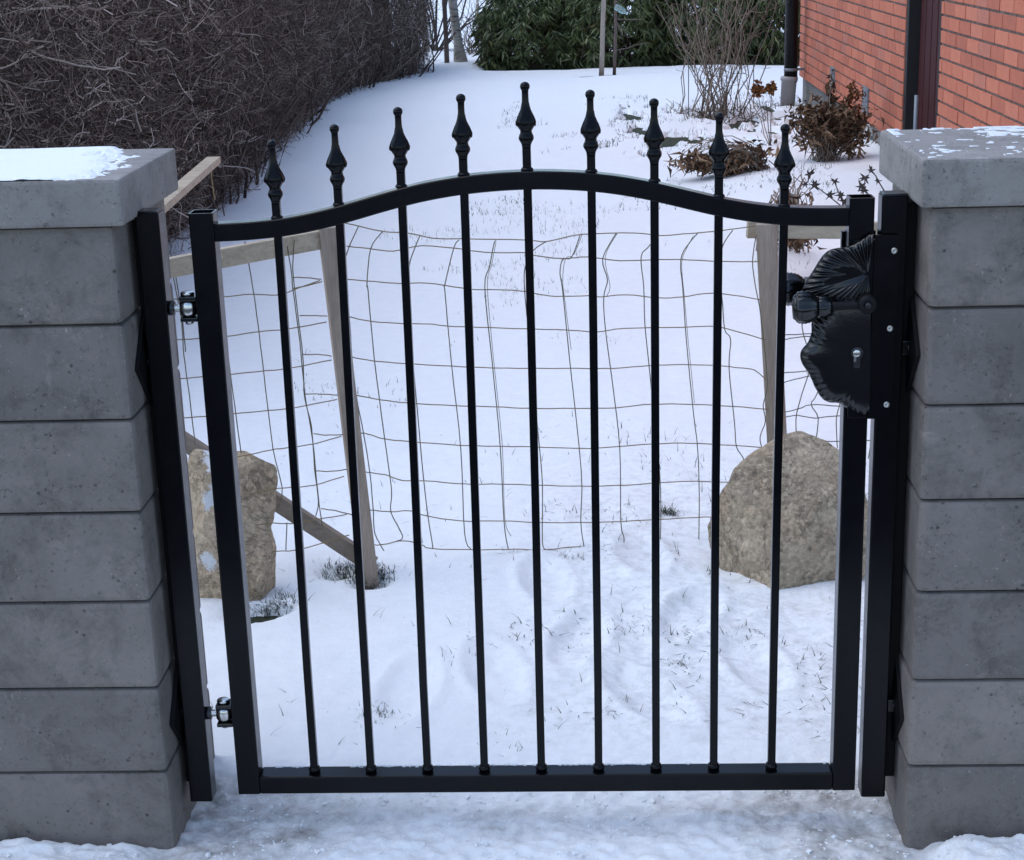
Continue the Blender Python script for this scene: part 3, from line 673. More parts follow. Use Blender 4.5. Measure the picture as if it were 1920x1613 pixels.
# lever handles: boss, stem and two ribbed bells, like rolled leaves
def lever(px, py, Y, dx, parent, scale=1.0):
    hub = lz(px, py, Y); b = MB()
    k = lambda u: hub[0] - u * dx
    def prof(seq): return [(u * scale * 0.80, r * scale) for u, r in seq]
    pr = prof([(-0.004, 0.002), (0.0, 0.006), (0.012, 0.0066), (0.03, 0.0066), (0.05, 0.0072), (0.062, 0.0090)])
    b.lathe(pr, hub, (-1, 0.06, -0.03), 20); b.build('handle_stem', MT['black_matte'], parent); b = MB()
    def ribs(i, a): return (1 + 0.03 * math.sin(a * 9)) * (1.0 - (0.07 if i % 2 else 0.0))
    b.lathe(prof([(0.056, 0.008), (0.058, 0.0118), (0.062, 0.0150), (0.067, 0.0172), (0.072, 0.0184), (0.078, 0.0190), (0.082, 0.0186), (0.085, 0.0172), (0.0855, 0.0130)]), hub, (-1, 0.06, -0.03), 66, ribs)
    b.lathe(prof([(0.080, 0.012), (0.085, 0.0160), (0.088, 0.0190), (0.092, 0.0222), (0.0945, 0.0226), (0.099, 0.0252), (0.1015, 0.0250), (0.106, 0.0268), (0.1085, 0.0264), (0.113, 0.0274), (0.1155, 0.0268), (0.120, 0.0270), (0.1225, 0.0258), (0.127, 0.0246), (0.129, 0.0214), (0.128, 0.0178)]), hub, (-1, 0.06, -0.03), 66, ribs)
    b.lathe(prof([(0.124, 0.0212), (0.131, 0.0204), (0.1345, 0.0178), (0.1350, 0.012), (0.133, 0.004)]), hub, (-1, 0.06, -0.03), 24)
    b.build('handle', BG, parent)
lever(640, 632, -0.036, 1, lock)
p = lz(684, 628, -0.040); b = MB(); b.lathe([(-0.02, 0.0155), (0.003, 0.015), (0.006, 0.0120), (0.0062, 0.0062), (0.005, 0.004)], p, (0, -1, 0), 24); b.build('boss', MT['black_matte'], lock)
b = MB(); b.lathe([(0, 0.0052), (0.0016, 0.005), (0.0022, 0.003)], p + (0, -0.008, 0), (0, -1, 0), 8); b.build('screw', MT['dark_steel'], lock)
lever(545, 505, 0.085, 1, lock, 1.05)
b = MB(); b.box((0.505, 0.041, 0.74), (0.56, 0.055, 0.99), 0.002); b.build('back_plate', BK, lock)

# ------------------------------------------------------------------ wire-net fence behind the gate
PA, PB = np.array([-0.47, 1.225, 0]), np.array([0.555, 1.47, 0])
NN = np.array([-(PB - PA)[1], (PB - PA)[0], 0]); NN /= np.linalg.norm(NN)
def net_pt(x, y): return at_plane(x, y, PA, NN)
PC = np.array([-0.86, 1.01, 0]); NL = np.array([-(PA - PC)[1], (PA - PC)[0], 0]); NL /= np.linalg.norm(NL)
def netl_pt(x, y): return at_plane(x, y, PA, NL)
PD = np.array([0.9, 1.50, 0]); NR = np.array([-(PD - PB)[1], (PD - PB)[0], 0]); NR /= np.linalg.norm(NR)
def netr_pt(x, y): return at_plane(x, y, PB, NR)
fence = empty('wire_fence', (0.05, 1.35, -0.06)); tag(fence, 'sagging wire net fence with leaning wooden posts behind the black gate', 'fence')
def wire(pts, fn, matn, r=0.0014, bow=0.0):
    P = np.array([fn(*p) for p in pts])
    # smooth through the points, add small kinks across the fence plane
    out = []
    for i in range(len(P) - 1):
        p0, p1, p2, p3 = P[max(i - 1, 0)], P[i], P[i + 1], P[min(i + 2, len(P) - 1)]
        for u in np.linspace(0, 1, 4, endpoint=False):
            out.append(0.5 * ((2 * p1) + (-p0 + p2) * u + (2 * p0 - 5 * p1 + 4 * p2 - p3) * u * u + (-p0 + 3 * p1 - 3 * p2 + p3) * u ** 3))
    out.append(P[-1]); out = np.array(out)
    k = np.arange(len(out)); out[:, 1] += 0.0015 * np.sin(k * 2.1 + P[0][2] * 50) + bow
    b = MB(); b.tube(out, r, 5); b.build('wire', MT[matn], fence)
H = [
 [(634, 416), (655, 420), (717, 434), (764, 437), (814, 447), (864, 448), (983, 450), (1025, 453), (1088, 440), (1189, 437), (1236, 442), (1280, 439), (1340, 434), (1394, 427), (1415, 424)],
 [(650, 462), (690, 466), (737, 471), (790, 461), (864, 467), (881, 470), (924, 474), (983, 474), (1001, 479), (1052, 485), (1102, 482), (1162, 489), (1232, 487), (1280, 487), (1340, 490), (1404, 491), (1425, 490)],
 [(640, 522), (652, 524), (700, 528), (752, 532), (800, 531), (864, 540), (884, 543), (950, 544), (985, 547), (1005, 551), (1042, 556), (1102, 555), (1125, 557), (1175, 553), (1236, 559), (1280, 557), (1333, 550), (1390, 556), (1427, 563)],
 [(645, 590), (658, 595), (697, 603), (757, 607), (807, 608), (841, 612), (900, 614), (985, 617), (1060, 619), (1102, 622), (1120, 623), (1172, 616), (1279, 614), (1330, 612), (1364, 617), (1434, 637)],
 [(650, 668), (660, 670), (700, 677), (760, 682), (848, 687), (920, 690), (988, 691), (1080, 691), (1150, 691), (1216, 686), (1279, 684), (1347, 686), (1385, 690), (1414, 694), (1436, 712)],
 [(660, 738), (667, 741), (715, 750), (767, 756), (854, 761), (928, 763), (991, 766), (1080, 766), (1155, 765), (1209, 759), (1279, 758), (1370, 762), (1441, 768)],
 [(676, 812), (690, 814), (720, 823), (767, 828), (861, 835), (930, 837), (995, 838), (1105, 841), (1202, 834), (1279, 831), (1350, 834), (1444, 840)],
 [(684, 884), (690, 886), (724, 891), (754, 901), (800, 902), (871, 908), (940, 908), (1008, 910), (1088, 912), (1175, 910), (1279, 903), (1375, 905), (1430, 908)],
 [(692, 956), (700, 957), (734, 960), (770, 958), (797, 967), (864, 977), (941, 977), (1011, 980), (1100, 980), (1165, 978), (1279, 972), (1335, 970), (1400, 975)],
 [(700, 1022), (720, 1021), (757, 1014), (791, 1022), (811, 1029), (901, 1031), (965, 1030), (1022, 1031), (1085, 1025), (1169, 1027), (1216, 1022), (1279, 1020), (1330, 1020), (1400, 1022)]]
for r in H: wire(r, net_pt, 'wire_brown')
Vw = [
 [(648, 540), (655, 595), (660, 670), (668, 742), (682, 814), (694, 890), (700, 960), (703, 1000), (720, 1033)],
 [(672, 425), (655, 462), (646, 490)],
 [(717, 435), (695, 467), (688, 535), (690, 545), (702, 674), (720, 814), (734, 918), (733, 960), (755, 1005), (744, 1015)],
 [(787, 443), (776, 470), (767, 502), (768, 560), (773, 660), (779, 731), (797, 925), (812, 1029)],
 [(861, 450), (851, 465), (834, 535), (834, 545), (847, 687), (864, 841), (871, 999), (883, 1030)],
 [(930, 452), (926, 458), (918, 500), (909, 540), (923, 681), (938, 838), (945, 978), (953, 1030)],
 [(1025, 453), (1001, 469), (985, 500), (983, 530), (986, 573), (998, 690), (1010, 824), (1017, 908), (1017, 1015), (1023, 1030)],
 [(1088, 440), (1072, 482), (1055, 487), (1050, 512), (1055, 545), (1068, 674), (1090, 885), (1089, 978), (1095, 1025)],
 [(1155, 438), (1130, 485), (1139, 525), (1132, 557), (1135, 617), (1149, 724), (1162, 841), (1164, 978), (1170, 1009), (1168, 1026)],
 [(1232, 440), (1217, 462), (1202, 482), (1207, 539), (1209, 607), (1217, 687), (1226, 780), (1236, 875), (1239, 950), (1238, 1018)],
 [(1310, 436), (1297, 450), (1280, 475), (1276, 500), (1280, 540), (1287, 640), (1300, 774), (1308, 841), (1311, 930), (1310, 1018)],
 [(1374, 432), (1355, 462), (1350, 510), (1355, 573), (1359, 619), (1370, 637), (1367, 691), (1377, 791), (1381, 838), (1394, 861), (1390, 888), (1388, 940), (1390, 1020)],
 [(1418, 440), (1411, 490), (1417, 540), (1424, 575), (1432, 640), (1437, 690), (1438, 730), (1431, 760), (1435, 790), (1425, 820), (1430, 845)]]
for r in Vw: wire(r, net_pt, 'wire_green')
for r in ([(929, 458), (921, 500), (913, 540), (925, 681), (941, 838), (946, 978), (958, 1010)], [(1092, 441), (1076, 480), (1060, 489), (1055, 530), (1060, 575), (1071, 660)], [(1158, 440), (1135, 485), (1144, 540), (1137, 560)], [(1301, 445), (1283, 480), (1279, 505), (1284, 560), (1291, 640), (1303, 760)]):
    wire(r, net_pt, 'wire_green', 0.0008, 0.02)
HL = [
 [(316, 560), (360, 562), (420, 557), (469, 552), (522, 553), (560, 540), (600, 526)],
 [(322, 638), (371, 635), (425, 631), (485, 622), (540, 617), (612, 604)],
 [(330, 711), (376, 707), (432, 702), (492, 696), (540, 691), (622, 675)],
 [(338, 784), (383, 781), (438, 776), (502, 770), (550, 765), (632, 749)],
 [(420, 862), (475, 851), (512, 843), (539, 840), (590, 832), (640, 818)],
 [(470, 926), (515, 917), (546, 914), (589, 910), (645, 893)],
 [(480, 985), (512, 981), (546, 982), (589, 975), (650, 965)],
 [(480, 1038), (512, 1034), (552, 1032), (600, 1020), (655, 1003)],
 [(549, 520), (575, 521), (602, 524)], [(549, 541), (575, 536), (604, 528)],
 [(562, 592), (590, 592), (614, 593)], [(567, 665), (600, 665), (622, 668)], [(572, 739), (600, 739), (634, 741)], [(588, 813), (610, 816), (645, 815)], [(592, 883), (620, 884), (652, 880)], [(602, 954), (630, 958), (662, 966)]]
for r in HL: wire(r, netl_pt, 'wire_brown')
VL = [
 [(459, 453), (474, 539), (484, 610), (494, 694), (512, 841), (529, 915), (522, 952)],
 [(539, 462), (547, 515), (549, 540), (562, 640), (572, 741), (586, 824), (596, 925), (604, 985)],
 [(552, 450), (549, 500), (553, 545), (566, 650), (569, 690), (571, 745), (584, 800), (590, 880), (597, 940), (592, 968)],
 [(325, 520), (336, 575), (341, 607), (345, 667), (355, 741), (366, 835)], [(330, 520), (342, 600), (348, 660)],
 [(400, 480), (412, 560), (424, 640), (440, 760), (452, 850)], [(538, 980), (536, 1032)]]
for r in VL: wire(r, netl_pt, 'wire_green')
HR = [[(1470, 628), (1500, 627), (1540, 624), (1600, 620)], [(1470, 637), (1500, 632), (1540, 630), (1600, 628)], [(1470, 699), (1512, 696), (1560, 690), (1600, 690)], [(1470, 717), (1514, 706), (1560, 700), (1600, 702)],
      [(1472, 773), (1500, 766), (1521, 759), (1575, 762), (1640, 768)], [(1474, 782), (1495, 779), (1528, 784), (1571, 780), (1640, 782)], [(1500, 828), (1524, 826), (1568, 828), (1640, 826)]]
for r in HR: wire(r, netr_pt, 'wire_green')
for r in ([(1502, 560), (1504, 614), (1512, 645)], [(1530, 660), (1514, 707), (1494, 774), (1493, 815)], [(1545, 700), (1531, 741), (1521, 759), (1534, 784), (1529, 830)], [(1580, 730), (1573, 764), (1568, 788), (1570, 840)], [(1630, 770), (1637, 800), (1628, 860)]):
    wire(r, netr_pt, 'wire_green')
# posts and rails
def post(top, bot, w_, d_, name, matn, parent, rotz=0.0):
    a, c = np.array(bot, float), np.array(top, float); dv = c - a; L = np.linalg.norm(dv); dv /= L
    x = np.array([math.cos(rotz), math.sin(rotz), 0]); x -= dv * np.dot(x, dv); x /= np.linalg.norm(x); y = np.cross(dv, x)
    b = MB(); b.obox((a + c) / 2, [x, y, dv], [w_ / 2, d_ / 2, L / 2], 0.002); return b.build(name, MT[matn], parent)
tp = at_y(613, 426, 1.225); bt = at_y(692, 1085, 1.20); dv = bt - tp
post(tp, bt + dv * 0.04, 0.042, 0.042, 'post', 'weathered_post', fence, 0.28)
tp = at_y(1436, 418, 1.50); bt = at_y(1466, 1000, 1.52); dv = bt - tp
post(tp, bt + dv * 0.25, 0.047, 0.042, 'post', 'weathered_post', fence, -0.25)
a = at_z(316, 498, 0.768); c = at_z(622, 441, 0.785); a[1] += 0.0
dirv = (a - c) / np.linalg.norm(a - c)
b = MB(); b.beam(c + (0, -0.034, 0), a + dirv * 0.25 + (0, -0.034, 0), 0.022, 0.044, 0.002); b.build('rail', MT['weathered_rail'], fence)
a = at_z(292, 395, 0.765); c = at_z(401, 300, 0.775); d_ = (c - a) / np.linalg.norm(c - a)
b = MB(); b.beam(a - d_ * 0.75, c, 0.045, 0.022, 0.002); b.build('rail', MT['weathered_rail'], fence)
b = MB(); b.tube([c + (-0.01, 0, -0.005), c + (-0.012, 0.0, -0.06), c + (-0.008, 0, -0.13)], 0.002, 5); b.build('wire', MT['wire_brown'], fence)
cp_ = a - d_ * 0.72; b = MB(); b.box((cp_[0] - 0.022, cp_[1] - 0.022, -0.15), (cp_[0] + 0.022, cp_[1] + 0.022, 0.752), 0.002); b.build('post', MT['weathered_post'], fence)
a = at_y(1404, 437, 1.478); c = at_y(1592, 438, 1.50); d_ = (c - a) / np.linalg.norm(c - a)
b = MB(); b.beam(a + (0, 0.048, 0), c + d_ * 0.4 + (0, 0.048, 0), 0.022, 0.042, 0.002); b.build('rail', MT['weathered_rail'], fence)
a = at_y(340, 824, 1.30); c = at_y(700, 1060, 1.262)
b = MB(); b.beam(a + (c - a) * -0.15, c, 0.022, 0.042, 0.002); b.build('brace', MT['dark_brace'], fence)

# ------------------------------------------------------------------ boulders
def boulder(name, outline, Y, depth, matn, label, seed, squ=2.4, snowpatch=None):
    O = np.array([at_y(x, y, Y) for x, y in outline]); c = O.mean(0)
    d = np.r_[0, np.cumsum(np.linalg.norm(np.diff(np.vstack([O, O[:1]]), axis=0), axis=1))]; n = 170
    s_ = np.linspace(0, d[-1], n, endpoint=False); OO = np.vstack([O, O[:1]])
    Q = np.stack([np.interp(s_, d, OO[:, k]) for k in range(3)], -1)
    Q = 0.25 * np.roll(Q, 1, 0) + 0.5 * Q + 0.25 * np.roll(Q, -1, 0)
    rings = 60; V = []; uu = np.linspace(-1, 1, rings)
    for u in uu:
        ph = u * math.pi / 2; cs = max(math.cos(ph), 0.0) ** (2 / squ); sn = math.copysign(abs(math.sin(ph)) ** (2 / squ), u)
        P = c + (Q - c) * cs; P[:, 1] = Y + depth * sn + 0.25 * depth * (P[:, 2] - c[2]) / 0.2
        V.append(P)
    V = np.array(V)
    # facets and roughness, radially from the centre
    R_ = V - c; L = np.linalg.norm(R_, axis=2, keepdims=True) + 1e-9; D = R_ / L
    rr_ = np.random.default_rng(seed)
    for _ in range(26):
        nrm = rr_.normal(size=3); nrm[1] = -abs(nrm[1]) * 2.2 - 0.5; nrm[2] = max(nrm[2], -0.15); nrm /= np.linalg.norm(nrm)
        pr = V @ nrm; lim = np.quantile(pr, rr_.uniform(0.80, 0.97)); ex = np.clip(pr - lim, 0, None)
        V = V - ex[..., None] * nrm * 0.94
    q = V.reshape(-1, 3)
    dn = (fbm(q[:, 0] * 16 + q[:, 1] * 7, q[:, 2] * 16 + q[:, 1] * 11, seed + 3, 6) - 0.5) * 0.022
    dn += (np.abs(fbm(q[:, 0] * 6 + q[:, 1] * 9, q[:, 2] * 7 - q[:, 1] * 4, seed + 9, 4) - 0.5)) * -0.045
    q = q + (D.reshape(-1, 3)) * dn[:, None] * np.clip(L.reshape(-1, 1) / 0.08, 0, 1)
    F = []
    for i in range(rings - 1):
        for k in range(n): F.append((i * n + k, i * n + (k + 1) % n, (i + 1) * n + (k + 1) % n, (i + 1) * n + k))
    me = mesh_np(name, q, F, MT[matn], True)
    bm = bmesh.new(); bm.from_mesh(me); bmesh.ops.remove_doubles(bm, verts=bm.verts, dist=0.0004); bmesh.ops.recalc_face_normals(bm, faces=bm.faces); bm.to_mesh(me); bm.free()
    co = np.zeros(len(me.vertices) * 3); me.vertices.foreach_get('co', co); co = co.reshape(-1, 3)
    sn = np.zeros(len(co))
    if snowpatch:
        for (px, py, rx) in snowpatch:
            p = at_y(px, py, Y - depth); sn += 0.75 * np.exp(-((co[:, 0] - p[0]) ** 2 / rx ** 2 + (co[:, 2] - p[2]) ** 2 / 0.03 ** 2))
    set_attr(me, 'snow', sn)
    o = link(name, me); tag(o, label, 'boulder', 'boulders behind the gate'); return o
boulder('boulder', [(335, 870), (350, 850), (375, 836), (405, 831), (440, 829), (458, 842), (474, 858), (494, 868), (518, 883), (515, 920), (511, 960), (511, 1010), (514, 1060), (524, 1100), (530, 1150), (528, 1230), (440, 1250), (340, 1240), (330, 1130), (332, 1000)], 1.09, 0.085, 'tan_rock', 'upright tan boulder with snow patches behind the hinge side of gate', 3, 4.5,
        [(362, 885, 0.022), (385, 905, 0.02), (375, 960, 0.03), (395, 950, 0.02), (372, 1065, 0.02), (390, 1075, 0.016)])
boulder('boulder', [(1304, 1060), (1314, 1008), (1334, 962), (1350, 928), (1378, 893), (1410, 868), (1440, 846), (1462, 834), (1482, 817), (1512, 815), (1542, 828), (1572, 842), (1602, 862), (1625, 905), (1645, 980), (1660, 1080), (1660, 1200), (1560, 1220), (1460, 1190), (1360, 1170), (1300, 1120)], 1.19, 0.155, 'grey_rock', 'rounded brown grey boulder leaning by the latch side of gate', 12, 2.3)

# ------------------------------------------------------------------ hedge of bare twigs
hedge = empty('bare_hedge', (-2.3, 9.5, -0.1)); tag(hedge, 'tall clipped hedge of bare brown twigs along the left side', 'hedge')
seg = np.diff(HEDGE, axis=0); sl2 = np.linalg.norm(seg, axis=1); cum = np.r_[0, np.cumsum(sl2)]
def hedge_face(s):
    i = np.clip(np.searchsorted(cum, s, 'right') - 1, 0, len(seg) - 1); u = (s - cum[i]) / sl2[i]
    p = HEDGE[i] + seg[i] * u[:, None]; t_ = seg[i] / sl2[i][:, None]
    return p, np.stack([-t_[:, 1], t_[:, 0]], -1), t_        # inward normal (left of travel)
HT = 1.85
def twigs(N, s0, s1, dmin, dmax, lmin, lmax, r0, r1, K=4, upb=0.35, zmax=HT, tint_shift=0.0, bend=0.2):
    s = rng.uniform(s0, s1, N); z = rng.uniform(-0.03, zmax, N); dep = dmin + (dmax - dmin) * rng.uniform(0, 1, N) ** 1.2
    p, nin, tg = hedge_face(s)
    bulge = 0.10 * (fbm(s * 0.9, z * 1.4, 101, 3) - 0.5) - 0.06 * smooth(0.0, 0.7, z) + 0.10 * smooth(1.0, 1.9, z) * smooth(11, 14, p[:, 1])*0
    q = p + nin * (dep + bulge)[:, None]
    P0 = np.c_[q, z - 0.06]
    d = rng.normal(size=(N, 3)) * np.array([1, 1, 1.0])
    d[:, 2] += upb * rng.normal(0.8, 0.6, N)
    out = rng.uniform(-0.1, 0.9, N); d[:, :2] -= nin * out[:, None]
    d /= np.linalg.norm(d, axis=1, keepdims=True)
    L = rng.uniform(lmin, lmax, N) * rng.uniform(0.5, 1, N)
    bd = rng.normal(size=(N, 3)) * bend; bd[:, 2] += 0.12
    P = np.zeros((N, K, 3)); P[:, 0] = P0 - d * L[:, None] * 0.5; dd = d
    kk = rng.normal(size=(N, K, 3)) * (0.42 if K > 4 else 0.2)
    for k in range(1, K):
        dd = dd + bd / K + kk[:, k]; dd /= np.linalg.norm(dd, axis=1, keepdims=True)
        P[:, k] = P[:, k - 1] + dd * (L / (K - 1))[:, None]
    # keep clipped surface: ends do not stick out more than a little
    R = (r0 + (r1 - r0) * rng.uniform(0, 1, N) ** 2.5)[:, None] * np.linspace(1, 0.55, K)[None, :]
    V, F = tubes_np(P, R, 3)
    ti = np.clip(rng.beta(1.1, 2.6, N) + tint_shift, 0, 1); ti = np.repeat(ti, K * 3)
    return V, F, ti
def join(parts):
    Vs, Fs, Ts, o = [], [], [], 0
    for V, F, T in parts: Vs.append(V); Fs.append(F + o); Ts.append(T); o += len(V)
    return np.concatenate(Vs), np.concatenate(Fs), np.concatenate(Ts)
near = twigs(13500, 0.2, 5.2, -0.02, 0.42, 0.07, 0.26, 0.0014, 0.0040, 5, 0.15, 1.75)
near2 = twigs(1500, 0.2, 5.5, 0.0, 0.22, 0.2, 0.5, 0.0028, 0.0058, 7, 0.2, 1.75, 0.2)
mid = twigs(17000, 4.5, 9.5, -0.03, 0.40, 0.10, 0.34, 0.0014, 0.0034, 4, 0.45, 1.7)
far = twigs(22000, 9.0, cum[-1] - 0.05, -0.04, 0.36, 0.12, 0.36, 0.0016, 0.0040, 4, 1.2, 1.6, 0.02)
V, F, T = join([near, near2, mid, far]); me = mesh_np('twigs', V, F, MT['hedge_twig'], True); set_attr(me, 'tint', T)
o = link('twigs', me, hedge); o['kind'] = 'stuff'
# core sheet behind the twigs, tinted dark to stand for the hedge's deep shade
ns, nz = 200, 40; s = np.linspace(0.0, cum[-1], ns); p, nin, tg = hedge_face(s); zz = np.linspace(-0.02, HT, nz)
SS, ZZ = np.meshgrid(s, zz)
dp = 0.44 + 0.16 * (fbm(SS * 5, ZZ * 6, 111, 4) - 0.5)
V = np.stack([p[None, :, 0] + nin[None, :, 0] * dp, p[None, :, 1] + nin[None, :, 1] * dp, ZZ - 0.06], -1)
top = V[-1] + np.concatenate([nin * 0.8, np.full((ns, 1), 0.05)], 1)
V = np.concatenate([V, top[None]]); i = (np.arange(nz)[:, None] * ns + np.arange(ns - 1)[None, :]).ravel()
me = mesh_np('shade_core', V.reshape(-1, 3), np.stack([i, i + 1, i + ns + 1, i + ns], -1), MT['hedge_twig'], True)
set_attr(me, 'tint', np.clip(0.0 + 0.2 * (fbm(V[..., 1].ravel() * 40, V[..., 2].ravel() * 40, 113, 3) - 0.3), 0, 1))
o = link('shade_core', me, hedge); o['kind'] = 'stuff'
# stems standing at the foot of the hedge
N = 210; s = rng.uniform(0.3, cum[-1] - 0.1, N); p, nin, tg = hedge_face(s); dep = rng.uniform(-0.05, 0.22, N); q = p + nin * dep[:, None]
K = 5; P = np.zeros((N, K, 3)); P[:, 0] = np.c_[q, np.full(N, -0.14)]; lean = rng.normal(size=(N, 2)) * 0.06
for k in range(1, K): P[:, k] = P[:, k - 1] + np.c_[lean + rng.normal(size=(N, 2)) * 0.04, rng.uniform(0.09, 0.16, N)]
V, F = tubes_np(P, rng.uniform(0.004, 0.012, N)[:, None] * np.linspace(1.1, 0.6, K)[None, :], 5)
me = mesh_np('stems', V, F, MT['hedge_twig'], True); set_attr(me, 'tint', np.repeat(rng.uniform(0, 0.35, N), K * 5)); o = link('stems', me, hedge); o['kind'] = 'stuff'

# ------------------------------------------------------------------ grass showing through the snow
def blades(pts, hmin, hmax, wd, flat, tint):
    n = len(pts); K = 3; az = rng.uniform(0, 2 * math.pi, n); L = rng.uniform(hmin, hmax, n)
    dr = np.stack([np.cos(az), np.sin(az)], -1); wv = np.stack([-np.sin(az), np.cos(az)], -1) * wd
    V = np.zeros((n, K, 2, 3)); fl = np.clip(rng.normal(flat, 0.25, n), 0.0, 1.0)
    for k in range(K):
        u = k / (K - 1); hx = L * u * (fl * (0.6 + 0.4 * u)); hz = L * u * np.sqrt(np.clip(1 - fl ** 2, 0.02, 1)) * (1 - 0.25 * u * fl) + 0.002
        for j, sg in enumerate((-1, 1)):
            V[:, k, j, :2] = pts[:, :2] + dr * hx[:, None] + wv * sg * (1 - 0.8 * u)
            V[:, k, j, 2] = pts[:, 2] + hz
    b0 = (np.arange(n) * K * 2)[:, None] + (np.arange(K - 1) * 2)[None, :]
    F = np.stack([b0, b0 + 1, b0 + 3, b0 + 2], -1).reshape(-1, 4)
    return V.reshape(-1, 3), F, np.repeat(np.clip(rng.normal(tint, 0.2, n), 0, 1), K * 2)
def scatter(n, x0, x1, y0, y1, seed, thr, fx, fy):
    X = rng.uniform(x0, x1, n); Y = rng.uniform(y0, y1, n); k = fbm(X * fx, Y * fy, seed, 4) > thr
    X, Y = X[k], Y[k]; return np.c_[X, Y, snow_height(X, Y) - 0.003]
def tuft(px, py, n, r):
    p = at_z(px, py, -0.062); X = p[0] + rng.normal(size=n) * r; Y = p[1] + rng.normal(size=n) * r; return np.c_[X, Y, snow_height(X, Y) - 0.006]
parts = [blades(scatter(9000, -1.0, 1.9, 1.6, 7.0, 121, 0.63, 3.0, 2.0), 0.012, 0.04, 0.0012, 0.55, 0.55),
         blades(scatter(2000, -0.1, 0.9, 0.28, 1.7, 125, 0.615, 7, 7), 0.008, 0.034, 0.0014, 0.97, 0.4),
         blades(scatter(420, -0.9, 0.9, 0.3, 2.5, 127, 0.4, 5, 5), 0.01, 0.04, 0.001, 0.85, 0.6),
         blades(scatter(9000, -0.6, 2.2, 6.5, 13.0, 129, 0.60, 2.2, 1.2), 0.015, 0.05, 0.002, 0.7, 0.45),
         blades(scatter(7000, 0.1, 2.3, 9.0, 12.4, 61, 0.57, 4.2, 2.0), 0.02, 0.06, 0.003, 0.75, 0.1)]
for px, py, n, r in ((695, 1076, 260, 0.028), (630, 1062, 120, 0.03), (665, 1070, 100, 0.03), (1250, 970, 110, 0.018), (1262, 972, 40, 0.02), (1060, 1054, 60, 0.018), (1085, 1056, 40, 0.012), (500, 1128, 120, 0.02), (530, 1122, 90, 0.025), (712, 1342, 90, 0.02), (700, 1350, 40, 0.03), (955, 1045, 18, 0.02), (1400, 1190, 60, 0.02), (1180, 1190, 60, 0.03), (1270, 1246, 60, 0.014), (850, 1245, 30, 0.04), (960, 1395, 40, 0.03), (1170, 1320, 20, 0.02), (1130, 645, 60, 0.05), (1030, 640, 60, 0.06), (890, 590, 50, 0.06)):
    parts.append(blades(tuft(px, py, n, r), 0.006, 0.026, 0.0009, 0.78, 0.35))
for px, py, n, r in ((697, 1082, 420, 0.022), (640, 1068, 160, 0.022), (672, 1075, 200, 0.02), (500, 1130, 200, 0.022), (536, 1124, 80, 0.02), (1252, 968, 120, 0.014)):
    parts.append(blades(tuft(px, py, n, r), 0.012, 0.038, 0.0014, 0.7, 0.05))
V, F, T = join(parts); me = mesh_np('grass', V, F, MT['grass_blade']); set_attr(me, 'tint', T)
tag(link('grass', me), 'sparse winter grass blades poking through the snow', 'grass', None, 'stuff')

# ------------------------------------------------------------------ brick house
house = empty('brick_house', (2.3, 8, -0.1)); tag(house, 'red brick house with grey plinth and black downpipe on the right', 'house')
HX, PZ, Y0, Y1, D0, D1 = 2.0, 0.137, 1.5, 12.36, 6.51, 7.50
wallo = MB(); wallo.box((HX + 0.009, D1, PZ), (HX + 0.3, Y1 - 0.006, 2.8)); wallo.box((HX + 0.009, Y0, PZ), (HX + 0.3, D0, 2.8))
wallo.box((HX + 0.30, Y1 - 0.30, PZ), (HX + 6, Y1 - 0.008, 2.8)); wallo.box((HX + 0.009, D0 + 0.0005, 2.1), (HX + 0.3, D1 - 0.0005, 2.8))
wall = wallo.build('wall', MT['mortar'], house)
b = MB(); b.box((HX + 0.03, D1 + 0.002, -0.3), (HX + 0.3, Y1 - 0.03, PZ - 0.0005)); b.box((HX + 0.03, Y0, -0.3), (HX + 0.3, D0 - 0.002, PZ - 0.0005)); b.box((HX + 0.3005, Y1 - 0.3, -0.3), (HX + 6, Y1 - 0.03, PZ - 0.0005)); b.build('plinth', MT['plinth_concrete'], house)
BL, BHt, JW = 0.25, 0.062, 0.009
bm_ = MB(); bm_.box((0.0, -(BL - JW) / 2, 0.0), (0.08, (BL - JW) / 2, BHt), 0.0025); brick_me = bm_.mesh('brick', MT['brick_clay'])
bricks = []
def lay(y0, y1, inview_z):
    for r in range(int((2.8 - PZ) / 0.075)):
        z = PZ + 0.006 + r * 0.075; off = (0.125 if r % 2 else 0.0) + (0.0625 if r % 4 > 1 else 0)
        y = y1 - JW / 2 + off
        while y > y0:
            a_, b_ = max(y - BL, y0) + JW / 2, min(y, y1) - JW / 2; y -= BL
            if b_ - a_ > 0.03: bricks.append((a_, b_, z))
lay(D1, Y1, 1); lay(Y0, D0, 1)
def px_of(P):
    d = np.array(P) - CAM; return 960 + FPX * (d @ RIGHT) / (d @ FWD), 806.5 - FPX * (d @ UP) / (d @ FWD), d @ FWD
vis, rest = [], []
for (a_, b_, z) in bricks:
    x, y, dd = px_of((HX, (a_ + b_) / 2, z + 0.03))
    inside = 1440 < x < 1935 and -12 < y < 330 and not (y > 240 and x > 1650)
    (vis if inside else rest).append((dd, a_, b_, z))
vis.sort(); rest += vis[298:]; vis = vis[:298]
for dd, a_, b_, z in vis:
    o = bpy.data.objects.new('brick', brick_me); COL.objects.link(o); o.parent = wall; o.matrix_parent_inverse = wall.matrix_parent_inverse.copy()
    o.matrix_parent_inverse = Matrix.Identity(4); o.location = Vector((HX + random.uniform(-0.0015, 0.0015), (a_ + b_) / 2, z)) - Vector(house.location) - (world_loc(wall) - Vector(house.location))
    o.scale = (1, (b_ - a_) / (BL - JW), 1)
b = MB()
